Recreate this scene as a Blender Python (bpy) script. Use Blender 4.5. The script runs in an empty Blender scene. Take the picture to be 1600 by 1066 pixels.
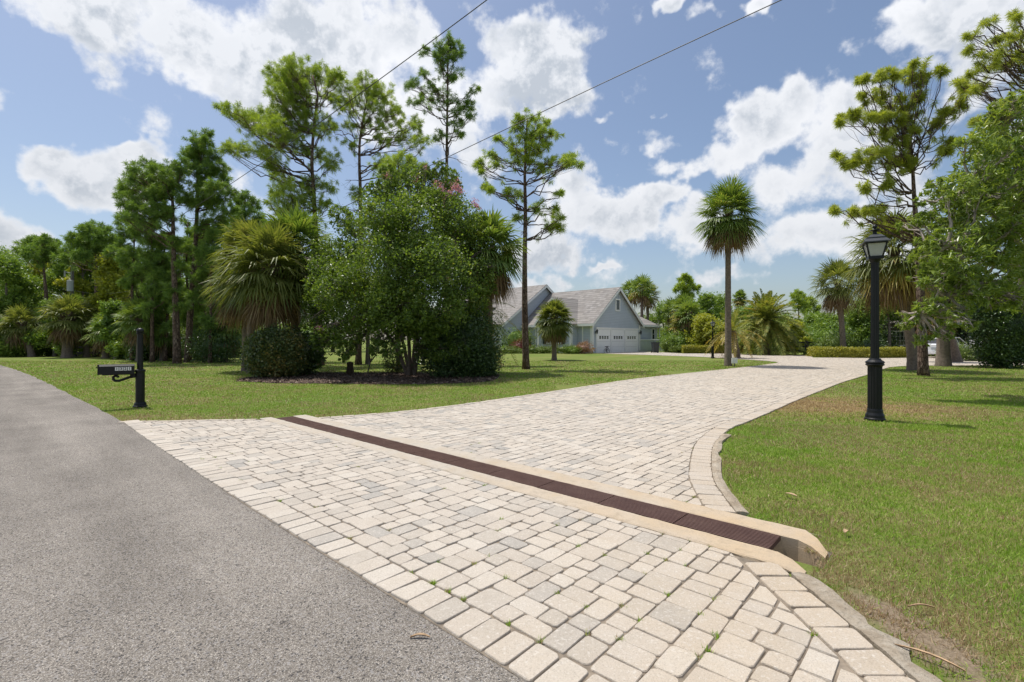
import bpy, math, random
import numpy as np
from mathutils import Vector
SC = bpy.context.scene
PI = math.pi
rad = math.radians
random.seed(7)
RNG = np.random.default_rng(11)

# ------------------------------------------------------------------ camera, sky, sun, exposure
CAMH, FOC, CX, HY = 1.3, 760.0, 800.0, 531.0        # eye height, focal length in px of the 1600 px photo
cam_d = bpy.data.cameras.new('camera')
cam_d.sensor_width = 36.0
cam_d.lens = 36.0*FOC/1600.0
cam_d.shift_y = -0.00125
cam_d.clip_start = 0.05
cam_d.clip_end = 3000
cam = bpy.data.objects.new('camera', cam_d)
cam.location = (0, 0, CAMH); cam.rotation_euler = (rad(90), 0, 0)
SC.collection.objects.link(cam); SC.camera = cam

SUN = Vector((-0.29, 0.20, 1.0)).normalized()         # direction towards the sun
sl = bpy.data.lights.new('sun', 'SUN'); sl.energy = 3.6; sl.angle = rad(0.53); sl.color = (1.0, 0.955, 0.89)
so = bpy.data.objects.new('sun', sl); SC.collection.objects.link(so)
so.rotation_euler = SUN.to_track_quat('Z', 'Y').to_euler(); so.location = (0, 0, 40)

SC.view_settings.view_transform = 'Standard'
try: SC.view_settings.look = 'None'
except Exception: pass
SC.view_settings.gamma = 1.0
SC.view_settings.exposure = 0.32
SC.cycles.max_bounces = 8
SC.cycles.transparent_max_bounces = 8

class NT:
    """tiny node-tree helper"""
    def __init__(s, tree): s.t = tree; s.n = tree.nodes; s.l = tree.links
    def new(s, typ, **kw):
        nd = s.n.new(typ)
        for k, v in kw.items(): setattr(nd, k, v)
        return nd
    def put(s, sock, v):
        if isinstance(v, bpy.types.NodeSocket): s.l.new(v, sock)
        elif v is not None: sock.default_value = v
    def math(s, op, a, b=None, c=None, clamp=False):
        nd = s.new('ShaderNodeMath', operation=op); nd.use_clamp = clamp
        s.put(nd.inputs[0], a); s.put(nd.inputs[1], b)
        if c is not None: s.put(nd.inputs[2], c)
        return nd.outputs[0]
    def vmath(s, op, a, b=None, out=0):
        nd = s.new('ShaderNodeVectorMath', operation=op)
        s.put(nd.inputs[0], a)
        if b is not None: s.put(nd.inputs[1], b)
        return nd.outputs[out]
    def noise(s, vec, scale, detail=4, rough=0.55, dist=0.0, color=False):
        nd = s.new('ShaderNodeTexNoise'); s.put(nd.inputs['Vector'], vec)
        nd.inputs['Scale'].default_value = scale; nd.inputs['Detail'].default_value = detail
        nd.inputs['Roughness'].default_value = rough; nd.inputs['Distortion'].default_value = dist
        return nd.outputs[1 if color else 0]
    def ramp(s, fac, stops, interp='LINEAR'):
        nd = s.new('ShaderNodeValToRGB'); cr = nd.color_ramp; cr.interpolation = interp
        while len(cr.elements) < len(stops): cr.elements.new(0.5)
        for e, (p, c) in zip(cr.elements, stops):
            e.position = p; e.color = (c[0], c[1], c[2], 1) if hasattr(c, '__len__') else (c, c, c, 1)
        s.put(nd.inputs[0], fac); return nd.outputs[0]
    def mix(s, fac, a, b, blend='MIX'):
        nd = s.new('ShaderNodeMix', data_type='RGBA', blend_type=blend)
        s.put(nd.inputs[0], fac)
        for i, v in ((6, a), (7, b)):
            if isinstance(v, (tuple, list)) and len(v) == 3: v = (*v, 1)
            s.put(nd.inputs[i], v)
        return nd.outputs[2]
    def maprange(s, v, a, b, c=0.0, d=1.0, smooth=False):
        nd = s.new('ShaderNodeMapRange'); nd.interpolation_type = 'SMOOTHSTEP' if smooth else 'LINEAR'
        s.put(nd.inputs[0], v)
        for i, x in ((1, a), (2, b), (3, c), (4, d)): s.put(nd.inputs[i], x)
        return nd.outputs[0]

# sky: Nishita daylight with cumulus clouds mixed in by direction
world = bpy.data.worlds.new('World'); SC.world = world; world.use_nodes = True
W = NT(world.node_tree); W.n.clear()
sky = W.new('ShaderNodeTexSky', sky_type='NISHITA'); sky.sun_disc = False
sky.sun_elevation = math.asin(SUN.z); sky.sun_rotation = math.atan2(SUN.x, SUN.y)
sky.air_density = 1.0; sky.dust_density = 2.0; sky.ozone_density = 1.2
bgs = W.new('ShaderNodeBackground'); W.l.new(sky.outputs[0], bgs.inputs[0]); bgs.inputs[1].default_value = 0.106
tc = W.new('ShaderNodeTexCoord')
dirv = W.vmath('NORMALIZE', tc.outputs['Generated'])
sx = W.new('ShaderNodeSeparateXYZ'); W.l.new(dirv, sx.inputs[0])
az = W.math('ARCTAN2', sx.outputs[0], sx.outputs[1]); el = W.math('ARCSINE', sx.outputs[2])
ae = W.new('ShaderNodeCombineXYZ'); W.l.new(az, ae.inputs[0]); W.l.new(el, ae.inputs[1])
warp = W.noise(dirv, 7.0, 4, 0.6, color=True)
wv = W.vmath('MULTIPLY', W.vmath('SUBTRACT', warp, (0.5, 0.5, 0.5)), (0.20, 0.15, 0))
aew = W.vmath('ADD', ae.outputs[0], wv)
CLOUDS = [  # azimuth/elevation ellipses, written as they lie in the photograph: x, y, rx, ry, weight
 (60,5,150,45,1),(200,30,170,55,1),(330,60,180,70,1.1),(450,90,170,85,1.1),(560,70,130,95,1.1),(400,150,95,50,1),(330,140,50,30,.8),
 (600,170,90,60,1),(620,40,60,60,1),(110,85,50,30,.7),(150,95,40,22,.6),(650,100,25,30,.5),
 (680,190,75,70,1.0),(740,170,60,70,.9),(740,235,55,40,.8),(660,120,40,45,.7),
 (835,75,72,62,1.25),(865,135,62,50,1.15),(820,150,50,35,.9),(800,50,40,35,1),
 (85,250,58,40,1.2),(140,280,80,45,1.1),(215,245,40,26,1.1),(200,285,75,48,1.1),(165,315,70,28,.9),
 (10,370,90,42,1.1),(60,385,60,30,.8),(395,305,35,24,.5),(400,285,28,18,.5),
 (1175,205,72,48,1.25),(1125,255,62,34,1.1),(1090,275,35,15,.9),(1275,150,55,45,1.1),(1330,165,60,70,1.15),(1300,230,60,50,1.0),
 (1370,230,90,80,.9),(1440,250,90,70,.8),(1230,300,60,40,.85),(1310,290,70,40,.9),
 (1000,222,50,20,.75),(1035,255,30,16,.7),(945,180,24,12,.75),(1018,172,9,6,.6),(1175,175,20,8,.2),
 (900,300,60,40,1.0),(870,330,60,60,1.0),(1035,312,34,26,1.15),(985,335,60,32,1.1),(930,345,75,42,1.0),(1020,365,85,30,1.0),(1090,355,60,34,.95),(947,300,14,12,.8),
 (1190,370,60,45,.9),(1290,365,85,38,1.1),(1240,385,120,30,1.0),(1340,400,90,26,.9),(1400,350,60,50,.8),
 (860,400,70,22,.8),(935,427,35,8,.8),(1150,430,55,18,.85),(1010,445,70,8,.3),(830,440,50,16,.8),
 (1040,15,28,18,1.0),(1090,35,40,13,.7),(1147,22,20,22,.95),(965,2,14,7,.8),
 (1480,15,110,40,1.1),(1560,50,110,60,1.1),(1400,50,40,24,.85),(1440,90,60,24,.7),(1530,110,60,40,.9),(1460,150,60,40,.6),
 (1700,200,120,120,1),(-120,120,120,120,.8)]
fld = None
for (px, py, rx, ry, w) in CLOUDS:
    a = math.atan((px-CX)/FOC); e = math.atan((HY-py)/FOC*math.cos(a))
    ra = rx/FOC*math.cos(a)**2*1.12; re = ry/FOC*math.cos(a)*math.cos(e)**2*1.12
    v = W.vmath('MULTIPLY', W.vmath('SUBTRACT', aew, (a, e, 0)), (1/ra, 1/re, 0))
    d = W.vmath('DOT_PRODUCT', v, v, out=1)
    q = W.math('MULTIPLY_ADD', d, -w*0.55, w)
    q = W.math('MAXIMUM', q, 0.0)
    fld = q if fld is None else W.math('SMOOTH_MAX', fld, q, 0.35)
# scattered cumulus all round behind the view
gen = W.maprange(W.noise(dirv, 2.6, 3, 0.5), 0.5, 0.66, 0, 1.2)
back = W.maprange(W.math('ABSOLUTE', az), 0.95, 1.15, 0, 1)
fld = W.math('MAXIMUM', fld, W.math('MULTIPLY', gen, back))
nz1 = W.noise(dirv, 13.0, 10, 0.60)
nz2 = W.noise(W.vmath('ADD', dirv, (-0.010, 0, 0.018)), 13.0, 10, 0.60)
big = W.noise(dirv, 5.0, 3, 0.5)
den = W.math('ADD', fld, W.math('MULTIPLY', W.math('SUBTRACT', nz1, 0.5), 2.1))
cov = W.maprange(den, 0.41, 0.88, 0, 1, smooth=True)
thick = W.maprange(W.math('ADD', den, W.math('MULTIPLY', W.math('SUBTRACT', big, 0.5), 2.2)), 0.60, 1.35, 0, 1, smooth=True)
relief = W.maprange(W.math('SUBTRACT', nz1, nz2), -0.07, 0.07, 0, 1)
shade = W.math('MULTIPLY', thick, W.maprange(relief, 0, 1, 1.0, 0.25))
ccol = W.mix(shade, (0.95, 0.965, 1.0), (0.55, 0.60, 0.67))
lowf = W.maprange(el, 0.0, 0.5, 0.82, 1.0)
bgc = W.new('ShaderNodeBackground'); W.l.new(ccol, bgc.inputs[0]); W.put(bgc.inputs[1], W.math('MULTIPLY', lowf, 0.83))
mxs = W.new('ShaderNodeMixShader'); W.put(mxs.inputs[0], W.math('MULTIPLY', cov, 0.96)); W.l.new(bgs.outputs[0], mxs.inputs[1]); W.l.new(bgc.outputs[0], mxs.inputs[2])
wo = W.new('ShaderNodeOutputWorld'); W.l.new(mxs.outputs[0], wo.inputs[0])
try:
    world.cycles.sampling_method = 'MANUAL'; world.cycles.sample_map_resolution = 512
except Exception: pass

# ------------------------------------------------------------------ mesh helpers
class MB:
    def __init__(s): s.V = []; s.F = []; s.nv = 0
    def add(s, V, F):
        V = np.asarray(V, float).reshape(-1, 3); F = np.asarray(F, np.int64)
        if F.ndim == 1: F = F.reshape(1, -1)
        s.V.append(V); s.F.append(F+s.nv); s.nv += len(V)
    def box(s, c, size, rz=0.0):
        x, y, z = np.array(size)/2.0
        V = np.array([(-x,-y,-z),(x,-y,-z),(x,y,-z),(-x,y,-z),(-x,-y,z),(x,-y,z),(x,y,z),(-x,y,z)])
        if rz:
            co, si = math.cos(rz), math.sin(rz)
            V = np.stack([V[:,0]*co-V[:,1]*si, V[:,0]*si+V[:,1]*co, V[:,2]], 1)
        s.add(V+np.array(c), BOXF)
    def bar(s, a, b, w, h, up=(0, 0, 1)):
        a = np.array(a, float); b = np.array(b, float); d = b-a; d /= np.linalg.norm(d)
        r = np.cross(d, up); n = np.linalg.norm(r)
        r = np.array((1., 0, 0)) if n < 1e-6 else r/n
        u = np.cross(r, d)
        V = [p+sx_*r*w/2+sz_*u*h/2 for p in (a, b) for (sx_, sz_) in ((-1,-1),(1,-1),(1,1),(-1,1))]
        s.add(V, [(3,2,1,0),(4,5,6,7),(0,1,5,4),(1,2,6,5),(2,3,7,6),(3,0,4,7)])
    def tube(s, pts, radii, n=6, cap=True, flute=0.0):
        P = np.array(pts, float); R = np.broadcast_to(np.array(radii, float), (len(P),))
        T = np.gradient(P, axis=0); T /= np.linalg.norm(T, axis=1)[:, None]+1e-9
        ref = np.array((0, 0, 1.)) if abs(T[0][2]) < 0.9 else np.array((1., 0, 0))
        u = np.cross(T[0], ref); u /= np.linalg.norm(u); rings = []
        ang = np.arange(n)*2*PI/n
        for i in range(len(P)):
            u = u-T[i]*np.dot(u, T[i]); u /= np.linalg.norm(u)+1e-9; v = np.cross(T[i], u)
            rr = R[i]*(1-flute*(np.arange(n) % 2)) if flute else R[i]
            rings.append(P[i]+(np.cos(ang)*rr)[:, None]*u+(np.sin(ang)*rr)[:, None]*v)
        m = len(P); idx = np.arange(m*n).reshape(m, n); nx = np.roll(idx, -1, 1)
        s.add(np.concatenate(rings), np.stack([idx[:-1], nx[:-1], nx[1:], idx[1:]], -1).reshape(-1, 4))
        if cap:
            s.F.append(np.array([list(idx[0][::-1])])+s.nv-m*n); s.F.append(np.array([list(idx[-1])])+s.nv-m*n)
    def lathe(s, prof, c=(0, 0, 0), n=16, flute=None):
        """prof: list of (radius, z)"""
        ang = np.arange(n)*2*PI/n; V = []
        for i, (r, z) in enumerate(prof):
            rr = np.full(n, r)
            if flute and flute[i]: rr = rr*(1-flute[i]*(np.arange(n) % 2))
            V.append(np.stack([np.cos(ang)*rr+c[0], np.sin(ang)*rr+c[1], np.full(n, z+c[2])], 1))
        m = len(prof); idx = np.arange(m*n).reshape(m, n); nx = np.roll(idx, -1, 1)
        s.add(np.concatenate(V), np.stack([idx[:-1], nx[:-1], nx[1:], idx[1:]], -1).reshape(-1, 4))
        s.F.append(np.array([list(idx[0][::-1])])+s.nv-m*n); s.F.append(np.array([list(idx[-1])])+s.nv-m*n)
    def prism(s, poly, z0, z1):
        """vertical prism over a polygon [(x,y)] counter-clockwise"""
        n = len(poly); V = [(x, y, z0) for x, y in poly]+[(x, y, z1) for x, y in poly]
        o = s.nv
        s.V.append(np.array(V, float)); s.nv += 2*n
        s.F.append(np.array([list(range(n))[::-1]])+o); s.F.append(np.array([list(range(n, 2*n))])+o)
        s.F.append(np.array([(i, (i+1) % n, n+(i+1) % n, n+i) for i in range(n)])+o)
    def slab(s, pts, thick):
        """flat polygon in space given thickness along its normal (pts counter-clockwise seen from outside)"""
        P = np.array(pts, float); nn = np.cross(P[1]-P[0], P[2]-P[0]); nn /= np.linalg.norm(nn)
        n = len(P); o = s.nv; Q = P-nn*thick
        s.V.append(np.concatenate([P, Q])); s.nv += 2*n
        s.F.append(np.array([list(range(n))])+o); s.F.append(np.array([list(range(n, 2*n))[::-1]])+o)
        s.F.append(np.array([(i, n+i, n+(i+1) % n, (i+1) % n) for i in range(n)])+o)
    def build(s, name, mat, parent=None, smooth=False, loc=None):
        me = bpy.data.meshes.new(name)
        V = np.concatenate(s.V) if s.V else np.zeros((0, 3))
        org = world_of(parent) if parent is not None else (np.array(loc, float) if loc is not None else np.zeros(3))
        V = V-org
        me.vertices.add(len(V)); me.vertices.foreach_set('co', V.astype(np.float32).ravel())
        loops = np.concatenate([f.ravel() for f in s.F]); tot = np.concatenate([np.full(len(f), f.shape[1]) for f in s.F])
        st = np.concatenate([[0], np.cumsum(tot)[:-1]])
        me.loops.add(len(loops)); me.loops.foreach_set('vertex_index', loops.astype(np.int32))
        me.polygons.add(len(tot)); me.polygons.foreach_set('loop_start', st.astype(np.int32))
        me.polygons.foreach_set('loop_total', tot.astype(np.int32))
        me.polygons.foreach_set('use_smooth', np.full(len(tot), smooth))
        me.update(calc_edges=True); me.validate()
        if mat: me.materials.append(mat)
        o = bpy.data.objects.new(name, me); SC.collection.objects.link(o)
        if parent is not None: o.parent = parent
        elif loc is not None: o.location = loc
        return o
BOXF = np.array([(3,2,1,0),(4,5,6,7),(0,1,5,4),(1,2,6,5),(2,3,7,6),(3,0,4,7)])
def world_of(o):
    p = np.zeros(3)
    while o is not None: p += np.array(o.location); o = o.parent
    return p
def thing(name, label, cat, loc=(0, 0, 0), group=None):
    o = bpy.data.objects.new(name, None); SC.collection.objects.link(o); o.location = loc
    o.empty_display_size = 0.2
    return tag(o, label, cat, group)
def tag(o, label, cat, group=None):
    o['label'] = label; o['category'] = cat
    if group: o['group'] = group
    return o
def struct(o): o['kind'] = 'structure'; return o
def dup(root, loc, rotz=0.0, scale=1.0, label=None, group=None):
    def cp(o, par):
        c = o.copy(); SC.collection.objects.link(c)
        if par is not None: c.parent = par
        for ch in list(o.children): cp(ch, c)
        return c
    r = cp(root, None); r.location = loc; r.rotation_euler = (0, 0, rotz); r.scale = (scale,)*3
    if label: r['label'] = label
    if group: r['group'] = group
    return r

def G(px, py, z=0.0):
    """point at height z seen at a pixel of the 1600 px photo"""
    Y = FOC*(CAMH-z)/(py-HY); return np.array(((px-CX)/FOC*Y, Y, z))
def P3(px, py, Y): return np.array(((px-CX)/FOC*Y, Y, CAMH+(HY-py)/FOC*Y))
DV = np.array((0.738, -0.675)); NV = np.array((0.675, 0.738))      # along the road / across it
DV = DV/np.linalg.norm(DV); NV = np.array((-DV[1], DV[0]))
def st(s_, t_): return np.array((s_*DV[0]+t_*NV[0], s_*DV[1]+t_*NV[1]))
def to_st(p): p = np.asarray(p, float); return np.stack([p[..., 0]*DV[0]+p[..., 1]*DV[1], p[..., 0]*NV[0]+p[..., 1]*NV[1]], -1)
def inpoly(pts, poly):
    pts = np.asarray(pts, float); poly = np.asarray(poly, float); x, y = pts[:, 0], pts[:, 1]
    r = np.zeros(len(pts), bool); n = len(poly); j = n-1
    for i in range(n):
        xi, yi = poly[i]; xj, yj = poly[j]
        c = ((yi > y) != (yj > y)) & (x < (xj-xi)*(y-yi)/((yj-yi) if yj != yi else 1e-12)+xi)
        r ^= c; j = i
    return r
def pdist(pts, line):
    """distance of points to a polyline"""
    pts = np.asarray(pts, float); best = np.full(len(pts), 1e9)
    for a, b in zip(line[:-1], line[1:]):
        a = np.array(a, float); b = np.array(b, float); d = b-a; L = (d*d).sum()+1e-12
        t = np.clip(((pts-a)@d)/L, 0, 1); q = a+t[:, None]*d
        best = np.minimum(best, np.hypot(*(pts-q).T))
    return best
def smooth_line(pts, step=0.15):
    """Catmull-Rom through pts, resampled"""
    P = np.array(pts, float); P = np.concatenate([[2*P[0]-P[1]], P, [2*P[-1]-P[-2]]]); out = []
    for i in range(1, len(P)-2):
        a, b, c, d = P[i-1:i+3]; n = max(2, int(np.linalg.norm(c-b)/step))
        for t in np.arange(n)/n:
            out.append(0.5*((2*b)+(-a+c)*t+(2*a-5*b+4*c-d)*t*t+(-a+3*b-3*c+d)*t**3))
    out.append(P[-2]); return np.array(out)
def offset(line, d):
    L = np.asarray(line, float); T = np.gradient(L, axis=0); T /= np.linalg.norm(T, axis=1)[:, None]
    return L+d*np.stack([-T[:, 1], T[:, 0]], 1)

# ------------------------------------------------------------------ materials
def new_mat(name):
    m = bpy.data.materials.new(name); m.use_nodes = True; t = NT(m.node_tree); t.n.clear()
    out = t.new('ShaderNodeOutputMaterial'); return m, t, out
def principled(t, out, col, rough=0.7, spec=0.5, metal=0.0, bump=None, bstr=0.3, bdist=0.01):
    b = t.new('ShaderNodeBsdfPrincipled')
    if isinstance(col, (tuple, list)) and len(col) == 3: col = (*col, 1)
    t.put(b.inputs['Base Color'], col); t.put(b.inputs['Roughness'], rough); t.put(b.inputs['Metallic'], metal)
    t.put(b.inputs['Specular IOR Level'], spec)
    if bump is not None:
        bn = t.new('ShaderNodeBump'); t.put(bn.inputs['Height'], bump); bn.inputs['Strength'].default_value = bstr
        bn.inputs['Distance'].default_value = bdist; t.l.new(bn.outputs[0], b.inputs['Normal'])
    t.l.new(b.outputs[0], out.inputs[0]); return b
def geo(t): return t.new('ShaderNodeNewGeometry')
def simple(name, col, rough=0.6, var=0.12, scale=8.0, spec=0.5, metal=0.0, bstr=0.2, bdist=0.005, detail=6):
    m, t, out = new_mat(name); tcn = t.new('ShaderNodeTexCoord').outputs['Object']
    n = t.noise(tcn, scale, detail, 0.65)
    c0 = tuple(x*(1-var*1.6) for x in col); c1 = tuple(min(1, x*(1+var*1.6)) for x in col)
    c = t.ramp(n, [(0.25, c0), (0.75, c1)])
    principled(t, out, c, rough, spec, metal, t.noise(tcn, scale*6, 3), bstr, bdist); return m
def leaf(name, stops, rough=0.45, trans=0.30, posvar=0.25, pscale=0.7, spec=0.5):
    """leaf material: colour varies per leaf and by clump; part of the light passes through"""
    m, t, out = new_mat(name); g = geo(t); ri = g.outputs['Random Per Island']
    tcn = t.new('ShaderNodeTexCoord').outputs['Object']
    n = t.noise(tcn, pscale, 3, 0.6)
    f = t.math('ADD', t.math('MULTIPLY', ri, 1-posvar), t.math('MULTIPLY', t.maprange(n, 0.3, 0.7), posvar))
    c = t.ramp(f, stops)
    b = t.new('ShaderNodeBsdfPrincipled'); t.l.new(c, b.inputs['Base Color']); b.inputs['Roughness'].default_value = rough
    b.inputs['Specular IOR Level'].default_value = spec
    tr = t.new('ShaderNodeBsdfTranslucent'); t.l.new(t.mix(1.0, c, (1.55, 1.5, 0.6), 'MULTIPLY'), tr.inputs[0])
    mx = t.new('ShaderNodeMixShader'); mx.inputs[0].default_value = trans
    t.l.new(b.outputs[0], mx.inputs[1]); t.l.new(tr.outputs[0], mx.inputs[2]); t.l.new(mx.outputs[0], out.inputs[0]); return m

M = {}
M['black'] = simple('black_paint', (0.009, 0.010, 0.011), 0.42, 0.2, 20, bstr=0.05, spec=.3)
M['dark_fence'] = simple('black_fence_paint', (0.013, 0.012, 0.012), 0.7, 0.2, 12)
M['white'] = simple('white_paint', (0.78, 0.78, 0.76), 0.5, 0.03, 4, bstr=0.05)
M['concrete'] = None
M['glass_dark'] = simple('dark_window_glass', (0.02, 0.025, 0.03), 0.06, 0.2, 2, spec=0.8, bstr=0.0)
M['bark_pine'] = simple('pine_bark', (0.12, 0.080, 0.060), 0.9, 0.35, 9, bstr=0.9, bdist=0.03)
def bark_plates():
    m, t, out = new_mat('pine_bark_plates'); p = geo(t).outputs['Position']; q = t.vmath('MULTIPLY', p, (1, 1, .42))
    q = t.vmath('ADD', q, t.vmath('MULTIPLY', t.noise(p, 6, 3, color=True), (.06, .06, .06)))
    vo = t.new('ShaderNodeTexVoronoi', feature='DISTANCE_TO_EDGE'); t.put(vo.inputs['Vector'], q); vo.inputs['Scale'].default_value = 13
    vc = t.new('ShaderNodeTexVoronoi'); t.put(vc.inputs['Vector'], q); vc.inputs['Scale'].default_value = 13
    sc_ = t.new('ShaderNodeSeparateColor'); t.l.new(vc.outputs['Color'], sc_.inputs[0])
    c = t.ramp(sc_.outputs[0], [(0, (.13, .085, .065)), (.5, (.20, .135, .105)), (1, (.30, .225, .18))]); e = t.maprange(vo.outputs['Distance'], .0, .10)
    c = t.mix(e, (.045, .032, .026), c); c = t.mix(t.maprange(t.noise(p, 40, 4, .7), .4, .7, 0, .4), c, (.10, .075, .06))
    principled(t, out, c, .95, .15, 0, e, 1.0, .03); return m
M['bark_pine'] = bark_plates()
M['bark_grey'] = simple('grey_bark', (0.17, 0.14, 0.12), 0.9, 0.3, 7, bstr=0.8, bdist=0.02)
M['bark_pale'] = simple('pale_bark', (0.34, 0.29, 0.25), 0.85, 0.25, 7, bstr=0.6, bdist=0.02)
M['palm_trunk'] = simple('palm_trunk', (0.185, 0.145, 0.115), 0.9, 0.3, 10, bstr=0.9, bdist=0.02)
M['boot'] = simple('palm_boots', (0.10, 0.070, 0.045), 0.9, 0.35, 14, bstr=1.0, bdist=0.03)
# ------------------------------------------------------------------ ground surfaces
def lawn_mat():
    m, t, out = new_mat('lawn_soil'); g = geo(t).outputs['Position']
    big = t.noise(g, 0.35, 4, 0.6); mid = t.noise(g, 2.2, 5, 0.65); fine = t.noise(g, 60, 4, 0.7)
    c = t.ramp(t.math('ADD', t.math('MULTIPLY', big, 0.6), t.math('MULTIPLY', mid, 0.4)),
               [(0.34, (0.27, 0.235, 0.10)), (0.44, (0.205, 0.225, 0.062)), (0.56, (0.145, 0.205, 0.040)), (0.7, (0.110, 0.185, 0.030))])
    c = t.mix(t.maprange(fine, 0.35, 0.65, 0, 0.45), c, (0.075, 0.085, 0.030))
    dq = t.vmath('LENGTH', t.vmath('MULTIPLY', t.vmath('SUBTRACT', g, (6.0, 9.6, 0)), (1/3.0, 1/2.0, 0)), out=1)
    c = t.mix(t.math('MULTIPLY', t.maprange(dq, .4, 1.1, .85, 0), t.maprange(mid, .35, .6, .5, 1)), c, (.30, .20, .09))
    q_ = t.vmath('MULTIPLY', t.vmath('SUBTRACT', g, (1.78, 2.15, 0)), (1/.16, 1/.5, 0)); d_ = t.math('ADD', t.vmath('LENGTH', q_, out=1), t.math('MULTIPLY', t.math('SUBTRACT', mid, .5), 2.5))
    c = t.mix(t.maprange(d_, .7, 1.25, 1, 0), c, t.ramp(fine, [(.3, (.13, .095, .06)), (.7, (.34, .27, .19))]))
    principled(t, out, c, 0.95, 0.1, 0, fine, 0.6, 0.03); return m
def asphalt_mat():
    m, t, out = new_mat('asphalt'); g = geo(t).outputs['Position']
    vo = t.new('ShaderNodeTexVoronoi'); t.put(vo.inputs['Vector'], g); vo.inputs['Scale'].default_value = 290
    vo2 = t.new('ShaderNodeTexVoronoi'); t.put(vo2.inputs['Vector'], g); vo2.inputs['Scale'].default_value = 150
    rnd = t.new('ShaderNodeSeparateColor'); t.l.new(vo.outputs['Color'], rnd.inputs[0])
    rnd2 = t.new('ShaderNodeSeparateColor'); t.l.new(vo2.outputs['Color'], rnd2.inputs[0])
    base = t.ramp(rnd.outputs[0], [(0.0, (0.105, 0.093, 0.080)), (0.45, (0.182, 0.163, 0.140)), (0.8, (0.265, 0.240, 0.208)), (1.0, (0.47, 0.435, 0.385))])
    base = t.mix(t.maprange(rnd2.outputs[1], 0.86, 0.9), base, (0.27, 0.255, 0.24))
    base = t.mix(t.maprange(rnd2.outputs[0], 0.9, 0.93), base, (0.07, 0.066, 0.064))
    # long streaks along the road and soft stains
    al = t.vmath('DOT_PRODUCT', g, (DV[0], DV[1], 0), out=1); ac = t.vmath('DOT_PRODUCT', g, (NV[0], NV[1], 0), out=1)
    cv = t.new('ShaderNodeCombineXYZ'); t.put(cv.inputs[0], t.math('MULTIPLY', al, 0.12)); t.put(cv.inputs[1], ac)
    stk = t.noise(cv.outputs[0], 2.2, 4, 0.6); blo = t.noise(g, 0.9, 5, 0.6)
    k = t.math('ADD', t.maprange(stk, 0.3, 0.7, 0.80, 1.10), t.maprange(blo, 0.3, 0.7, -0.16, 0.20))
    tk_ = t.math('ABSOLUTE', t.math('SUBTRACT', t.math('PINGPONG', t.math('SUBTRACT', ac, .1), 1.75), .85)); k = t.math('MULTIPLY', k, t.maprange(tk_, .1, .6, 1.05, .97))
    vc = t.new('ShaderNodeTexVoronoi', feature='DISTANCE_TO_EDGE'); t.put(vc.inputs['Vector'], t.vmath('ADD', g, t.vmath('MULTIPLY', t.noise(g, 1.6, 5, .7, color=True), (.8, .8, 0)))); vc.inputs['Scale'].default_value = .32
    crk = t.math('MULTIPLY', t.maprange(vc.outputs['Distance'], .0012, .004, 1, 0), t.maprange(t.noise(g, .5, 2), .5, .6, 0, 1)); k = t.math('MULTIPLY', k, t.maprange(crk, 0, 1, 1, .5))
    gr = t.new('ShaderNodeCombineXYZ')
    for i in range(3): t.put(gr.inputs[i], k)
    base = t.mix(1.0, base, gr.outputs[0], 'MULTIPLY')
    # worn edge with sand beside the pavers
    h = t.math('ADD', t.math('MULTIPLY', vo.outputs['Distance'], -1.0), t.noise(g, 25, 3))
    principled(t, out, base, 0.9, 0.15, 0, h, 0.4, 0.005); return m
def paver_mat(border=False):
    m, t, out = new_mat('paver_stone'+('_border' if border else '')); g = geo(t); p = g.outputs['Position']; ri = g.outputs['Random Per Island']
    if border:
        c = t.ramp(ri, [(0, (0.42, 0.36, 0.285)), (0.5, (0.475, 0.41, 0.33)), (0.85, (0.50, 0.445, 0.375)), (1, (0.375, 0.35, 0.315))])
    else:
        c = t.ramp(ri, [(0, (0.28, 0.275, 0.255)), (0.05, (0.36, 0.34, 0.305)), (0.16, (0.415, 0.375, 0.318)), (0.5, (0.475, 0.42, 0.35)), (0.8, (0.515, 0.46, 0.385)), (1.0, (0.54, 0.495, 0.425))])
    n = t.noise(p, 9, 6, 0.7); f = t.noise(p, 160, 3, 0.8); big = t.noise(p, 0.7, 3, 0.6)
    c = t.mix(t.maprange(n, 0.35, 0.75, 0, 0.5), c, (0.56, 0.51, 0.445))
    # rust-coloured iron staining from the sprinklers, strongest beside the drain and the right-hand edge
    sep = t.new('ShaderNodeSeparateXYZ'); t.l.new(p, sep.inputs[0])
    xx = t.maprange(t.math('SUBTRACT', sep.outputs[0], t.math('MULTIPLY', sep.outputs[1], 0.42)), -1.8, 0.8, 0, 0.6)
    nr = t.maprange(sep.outputs[1], 3, 9, 1, 0.45)
    iron = t.math('MULTIPLY', t.math('MULTIPLY', xx, nr), t.maprange(t.noise(p, 1.8, 5, 0.7), 0.35, 0.65, 0.25, 1.0))
    c = t.mix(iron, c, (0.50, 0.385, 0.245))
    c = t.mix(t.maprange(big, 0.3, 0.7, 0.0, 0.22), c, (0.34, 0.31, 0.275))
    c = t.mix(t.maprange(f, 0.50, 0.68, 0, 0.6), c, (0.24, 0.20, 0.16))
    c = t.mix(t.maprange(t.noise(p, 75, 3), 0.56, 0.7, 0, 0.6), c, (0.60, 0.56, 0.50))
    principled(t, out, c, 0.9, 0.25, 0, t.math('ADD', t.math('MULTIPLY', f, 0.5), t.noise(p, 35, 4, 0.7)), 0.75, 0.008); return m
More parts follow.
